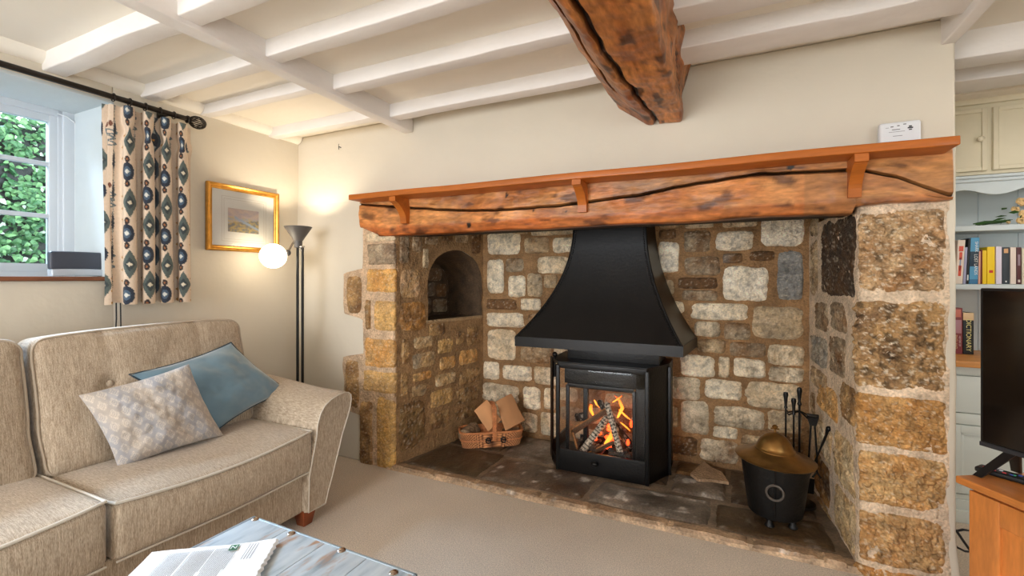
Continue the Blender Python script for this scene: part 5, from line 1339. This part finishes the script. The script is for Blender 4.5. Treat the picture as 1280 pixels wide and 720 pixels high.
# ---- books
def mcol(name, c, rough=.5): return M(name, c, rough)
m_page = mcol('pages', (232, 222, 200), .9)
_mc = {}
def book(u0, u1, vt, vb, c, label, y=3.222, d=.12, lean=0., title=None, tc=(240, 240, 235), tsize=.5, panel=None, group='books on the upper dresser shelf', zb=None):
    a, b = onY(u0, (vt + vb) / 2, y), onY(u1, (vt + vb) / 2, y); zt = onY((u0 + u1) / 2, vt, y).z
    if zb is None: zb = 1.1705
    x0, x1 = a.x, b.x - .0008
    k = thing('book', label, 'book', ((x0 + x1) / 2, y, zb), group)
    mat = _mc.setdefault(c, M('cover', c, .45)); h = zt - zb
    def fn(p): return Vector((p.x + (p.z - zb) * lean, p.y, p.z))
    m = MB(); t = .0022
    m.rbox(x0, x0 + t, y + .002, y + d, zb, zt, r=.0006, seg=1, fn=fn); m.rbox(x1 - t, x1, y + .002, y + d, zb, zt, r=.0006, seg=1, fn=fn); m.rbox(x0, x1, y, y + .004, zb, zt, r=.0015, fn=fn)
    m.build('cover', mat, k)
    MB().rbox(x0 + t, x1 - t, y + .004, y + d - .003, zb + .003, zt - .004, r=.0005, seg=1, fn=fn).build('pages', m_page, k)
    xm = (x0 + x1) / 2
    for (z0, z1, cc, w_) in (panel or ()):
        MB().rbox(xm - (x1 - x0) * w_ / 2, xm + (x1 - x0) * w_ / 2, y - .0006, y + .001, zb + h * z0, zb + h * z1, r=.0003, seg=1, fn=fn).build('spine_band', _mc.setdefault(cc, M('cover', cc, .45)), k)
    if title:
        for (s_, zc_, sz, dx, tcol) in title:
            o = text(s_, 'spine_title', _mc.setdefault(tcol, M('cover', tcol, .5)), sz, (xm + dx + (zc_ * h) * lean, y - .001, zb + h * zc_), (R(90), R(90), 0), k, ext=.0003)
    return k
cr_ = (232, 216, 200)
book(1186, 1193.6, 309, 355, (226, 210, 196), 'white book with red lettering at the left end of the upper shelf', title=[('BRITISH', .62, .028, 0, (206, 60, 50))], panel=[(.02, .3, (150, 140, 130), .9)])
book(1188.5, 1195.2, 301, 354, (150, 34, 34), 'dark red book tucked behind the white one with red lettering', y=3.26, d=.11)
book(1194, 1203.5, 300, 355, cr_, 'cream book with orange red discs on its spine', lean=.05, panel=[(.74, .86, (226, 92, 70), .6), (.55, .72, (226, 92, 70), .4), (.18, .42, (226, 92, 70), .4), (.3, .6, (150, 160, 190), .18)])
book(1203.8, 1207.5, 309, 355, (168, 168, 196), 'thin lilac grey book right of the cream one with red discs', lean=.04)
book(1207.8, 1211, 298, 355, (20, 20, 24), 'thin black book left of the thick blue one', lean=.04, panel=[(.08, .2, (230, 230, 230), .6)])
book(1211.3, 1222.5, 297, 355.5, (84, 156, 196), 'thick blue book with white lettering, tallest on the upper shelf', lean=.03, panel=[(.38, .70, (24, 52, 72), .98), (.0, .1, (50, 110, 150), .98)], title=[('SHARK', .80, .018, .006, (240, 240, 235)), ('LOST LANDS', .42, .019, .006, (240, 240, 235))])
book(1222.8, 1225.8, 314, 355.5, (222, 164, 140), 'thin salmon pink book beside the thick blue one', lean=.01)
book(1226, 1228, 312, 355.5, (120, 44, 30), 'very thin dark red book between the pink and the yellow', lean=.01)
book(1228.2, 1233.6, 313, 356, (240, 202, 30), 'narrower of the two yellow books', title=[('yellow notes', .55, .010, 0, (90, 80, 30))] and None)
book(1234, 1243.8, 308.5, 356, (246, 208, 20), 'wider of the two yellow books, with a small red dot', panel=[(.30, .37, (206, 50, 40), .5)])
book(1245, 1252.6, 308, 356, (226, 216, 228), 'white and lilac paperback right of the yellow books')
book(1253, 1262.4, 309, 356.5, (52, 60, 68), 'dark slate book with small orange picture at the top of its spine', panel=[(.84, .96, (220, 170, 120), .6), (.05, .09, (230, 230, 230), .2)])
book(1263, 1270.5, 309, 356.5, (230, 214, 200), 'plain cream book right of the dark slate one')
book(1271, 1277, 309, 356.5, (84, 40, 44), 'maroon and black paperback near the right edge of the upper shelf', panel=[(.5, .8, (150, 130, 140), .5), (.05, .12, (200, 190, 180), .5)])
book(1277.6, 1286, 310, 356.5, (224, 216, 190), 'pale cream book at the right end of the upper shelf')
G2 = 'books on the worktop'
book(1184, 1189.5, 378, 443, (196, 50, 60), 'bright red book at the left end on the worktop', group=G2, zb=.7955)
book(1190, 1203.4, 385, 443.5, (134, 60, 64), 'maroon history book with pink picture beside the dictionary', group=G2, zb=.7955, panel=[(.80, .97, (206, 120, 104), .7), (.45, .74, (176, 130, 140), .8)], title=[('ENGLAND', .26, .016, -.006, (222, 190, 140)), ('HISTORY OF', .28, .010, .010, (222, 206, 206))])
book(1203.8, 1217.5, 391, 443.5, (20, 30, 34), 'black dictionary with cream top and cream capital letters', group=G2, zb=.7955, panel=[(.82, 1.0, (232, 200, 156), 1.0)], title=[('DICTIONARY', .46, .0285, 0, (232, 222, 150))])
# ---- dried flowers on the top shelf
fl_ = thing('flower_bunch', 'bunch of dried cream roses with long green leaves lying on the dresser shelf', 'flowers', (1.36, 3.28, 1.478))
m_fg = M('dried_leaf', (52, 92, 34), .5, var=.3); m_ros = M('dried_rose', (226, 190, 132), .7, var=.25, vs=60)
m = MB(); rnd = random.Random(9)
for k in range(9):
    a = Vector((onY(1216 + rnd.uniform(0, 16), 281, 3.26).x, 3.26 + rnd.uniform(-.02, .03), 1.484 + rnd.uniform(0, .01))); b2 = Vector((1.36, 3.27 + rnd.uniform(-.03, .03), 1.50 + rnd.uniform(0, .01)))
    m.tube([a, a.lerp(b2, .3) + Vector((0, 0, .004)), a.lerp(b2, .6), b2], lambda t: .0012 + .004 * math.sin(pi * min(1, t + .05)), 6)
for k in range(14):
    c = Vector((rnd.uniform(1.33, 1.46), rnd.uniform(3.22, 3.30), rnd.uniform(1.50, 1.58))); d = Vector((rnd.uniform(-1, .4), rnd.uniform(-.6, .4), rnd.uniform(-.4, .6))).normalized(); s_ = d.orthogonal().normalized(); L_ = rnd.uniform(.03, .055)
    m.add([c, c + d * L_ * .5 + s_ * .012 + Vector((0, 0, .004)), c + d * L_, c + d * L_ * .5 - s_ * .012], [(0, 1, 2, 3)])
m.build('leaves', m_fg, fl_)
for (u, v, r) in ((1276, 252, .026), (1268, 262, .020), (1281, 268, .030), (1275, 276, .022), (1290, 256, .03), (1292, 276, .026), (1259, 278, .009)):
    p = onY(u, v, 3.25); m = MB()
    for k in range(11):
        an = k * 2.4; rr_ = r * (.35 + .6 * k / 10); n_ = Vector((math.cos(an), -.55, math.sin(an))).normalized()
        m.grid(lambda a, b, an=an, rr_=rr_: p + Vector((math.cos(an + (a - .5) * 1.5) * rr_ * (.5 + .5 * b), -rr_ * .15 + .018 * (1 - b) * -1 + (.3 * rr_), math.sin(an + (a - .5) * 1.5) * rr_ * (.5 + .5 * b))) + Vector((0, -.012 * math.sin(b * 2), 0)), 6, 4)
    m.ball(p, r * .5, 6); m.build('rose', m_ros, fl_)

# ================================================================== television cabinet
m_oakc = M('cabinet_oak', (206, 128, 62), .4, var=.16, vs=5, fine=.08, fs=40, stretch=(3, 3, .5), coat=.2)
m_oakt = M('cabinet_oak_top', (206, 128, 62), .35, var=.16, vs=5, fine=.08, fs=40, stretch=(.5, 3, 3), coat=.3)
cb_ = thing('tv_cabinet', 'honey oak television cabinet standing at an angle in the right corner', 'cabinet', (.691, 1.981, 0), rot=R(-60))
CW, CDp, CH = 1.15, .38, .55
MB().rbox(0, CW, 0, CDp, CH - .024, CH, r=.004).build('top', m_oakt, cb_, local=True)
m = MB(); m.rbox(.03, .05, .03, CDp - .02, .0, CH - .024, r=.002); m.rbox(CW - .05, CW - .03, .03, CDp - .02, 0, CH - .024, r=.002); m.rbox(.05, CW - .05, CDp - .03, CDp - .02, .03, CH - .03, r=.002); m.rbox(.05, CW - .05, .04, CDp - .03, .06, .08, r=.002)
m.rbox(.03, CW - .03, .028, .045, CH - .034, CH - .024, r=.002); m.rbox(.03, CW - .03, .028, .045, 0, .06, r=.002)
m.build('carcass', m_oakc, cb_, local=True)
for k in range(2):
    a = .032 + k * (CW - .064) / 2; b = a + (CW - .064) / 2 - .002; m = MB(); sw = .085; z0, z1 = .062, CH - .034
    m.rbox(a, a + sw, .012, .030, z0, z1, r=.002); m.rbox(b - sw, b, .012, .030, z0, z1, r=.002); m.rbox(a + sw + .0005, b - sw - .0005, .0125, .030, z0, z0 + .07, r=.002); m.rbox(a + sw + .0005, b - sw - .0005, .0125, .030, z1 - .075, z1, r=.002)
    m.rbox(a + sw - .004, b - sw + .004, .021, .027, z0 + .06, z1 - .07, r=.001); d = m.build('door', m_oakc, cb_, local=True)
    MB().ball((b - .04 if k == 0 else a + .04, .002, .32), .013, 8).build('knob', m_oakc, d, local=True)
# television
tv = thing('television', 'black flat screen television on splayed feet on the oak cabinet', 'television', (.7875, 2.074, .55), rot=R(-54))
TW, tz0, tz1 = .955, .084, .617
m = MB(); m.rbox(0, TW, 0, .028, tz0, tz1, r=.004); m.rbox(.12, TW - .12, .02, .06, tz0 + .03, tz0 + .33, r=.01); m.build('casing', m_blk, tv, local=True)
m = MB(); m.rbox(.009, TW - .009, -.0015, .004, tz0 + .018, tz1 - .009, r=.0008); m.build('screen', M('tv_screen', (20, 15, 12), .12, spec=.6), tv, local=True)
MB().rbox(.0, TW, -.003, .003, tz0, tz0 + .014, r=.001).build('lower_bezel', M('bezel_grey', (48, 48, 52), .4), tv, local=True)
for k in (0, 1):
    x0 = .085 if k == 0 else TW - .085; m = MB(); sgn = -1 if k == 0 else 1
    for yy in (-.075, .10):
        m.prism([(x0 - .016, .006 if yy < 0 else .016, tz0 + .01), (x0 + .016, .006 if yy < 0 else .016, tz0 + .01), (x0 + sgn * .045 + .012, yy, .001), (x0 + sgn * .045 - .012, yy, .001)][::1], (0, .010 if yy < 0 else -.010, .0))
    m.build('foot', m_blk, tv, local=True, smooth=False)
rp = onZ(1266, 599, .552)
rem = thing('remote_control', 'black remote control with coloured buttons lying in front of the television foot', 'remote control', (rp.x, rp.y, .5505), rot=R(-40))
MB().rbox(-.085, .085, -.024, .024, 0, .017, r=.006, step=.02, seg=3).build('case', m_blk, rem, local=True)
rnd = random.Random(4)
for nm, c in (('red_buttons', (200, 50, 56)), ('green_buttons', (50, 150, 110)), ('white_buttons', (210, 210, 216)), ('blue_buttons', (60, 70, 150))):
    m = MB()
    for k in range(6 if nm == 'white_buttons' else 3):
        x, y = rnd.uniform(-.075, .075), rnd.uniform(-.017, .017); m.rbox(x - .0045, x + .0045, y - .003, y + .003, .016, .0195, r=.001)
    m.build(nm, M(nm, c, .4), rem, local=True)
# cables on the floor beside the cabinet
for k, (P_, lb) in enumerate([([(1186, 655), (1196, 664), (1204, 676), (1214, 690)], 'thick black cable arching behind the oak cabinet, highest of the cables'),
        ([(1184, 670), (1194, 664), (1204, 662), (1216, 664)], 'thin dark cable crossing the thick one by the oak cabinet'),
        ([(1186, 672), (1196, 684), (1206, 689), (1218, 690)], 'black cable bending low behind the oak cabinet')]):
    pts = [onY(u, v, 2.30 + .05 * k) for u, v in P_]; pts = [Vector((p.x, p.y, max(.006, p.z))) for p in pts]
    MB().tube([pts[0] + Vector((-.02, .12, -pts[0].z + .006))] + pts + [pts[-1] + Vector((.05, .03, -pts[-1].z + .006))], .0045, 6).build('cable', m_blk, tags=T(lb, 'cable'))
ex = thing('extension_block', 'black extension socket block lying on the floor beside the wall end', 'extension lead', (.90, 2.30, 0), rot=R(60))
MB().rbox(-.14, .14, -.03, .03, .0, .04, r=.006).build('case', m_blk, ex, local=True)
MB().tube([(-.15, .0, .02), (-.2, .02, .008), (-.24, .10, .006)], .004, 6).build('lead', m_wcab, ex, local=True)
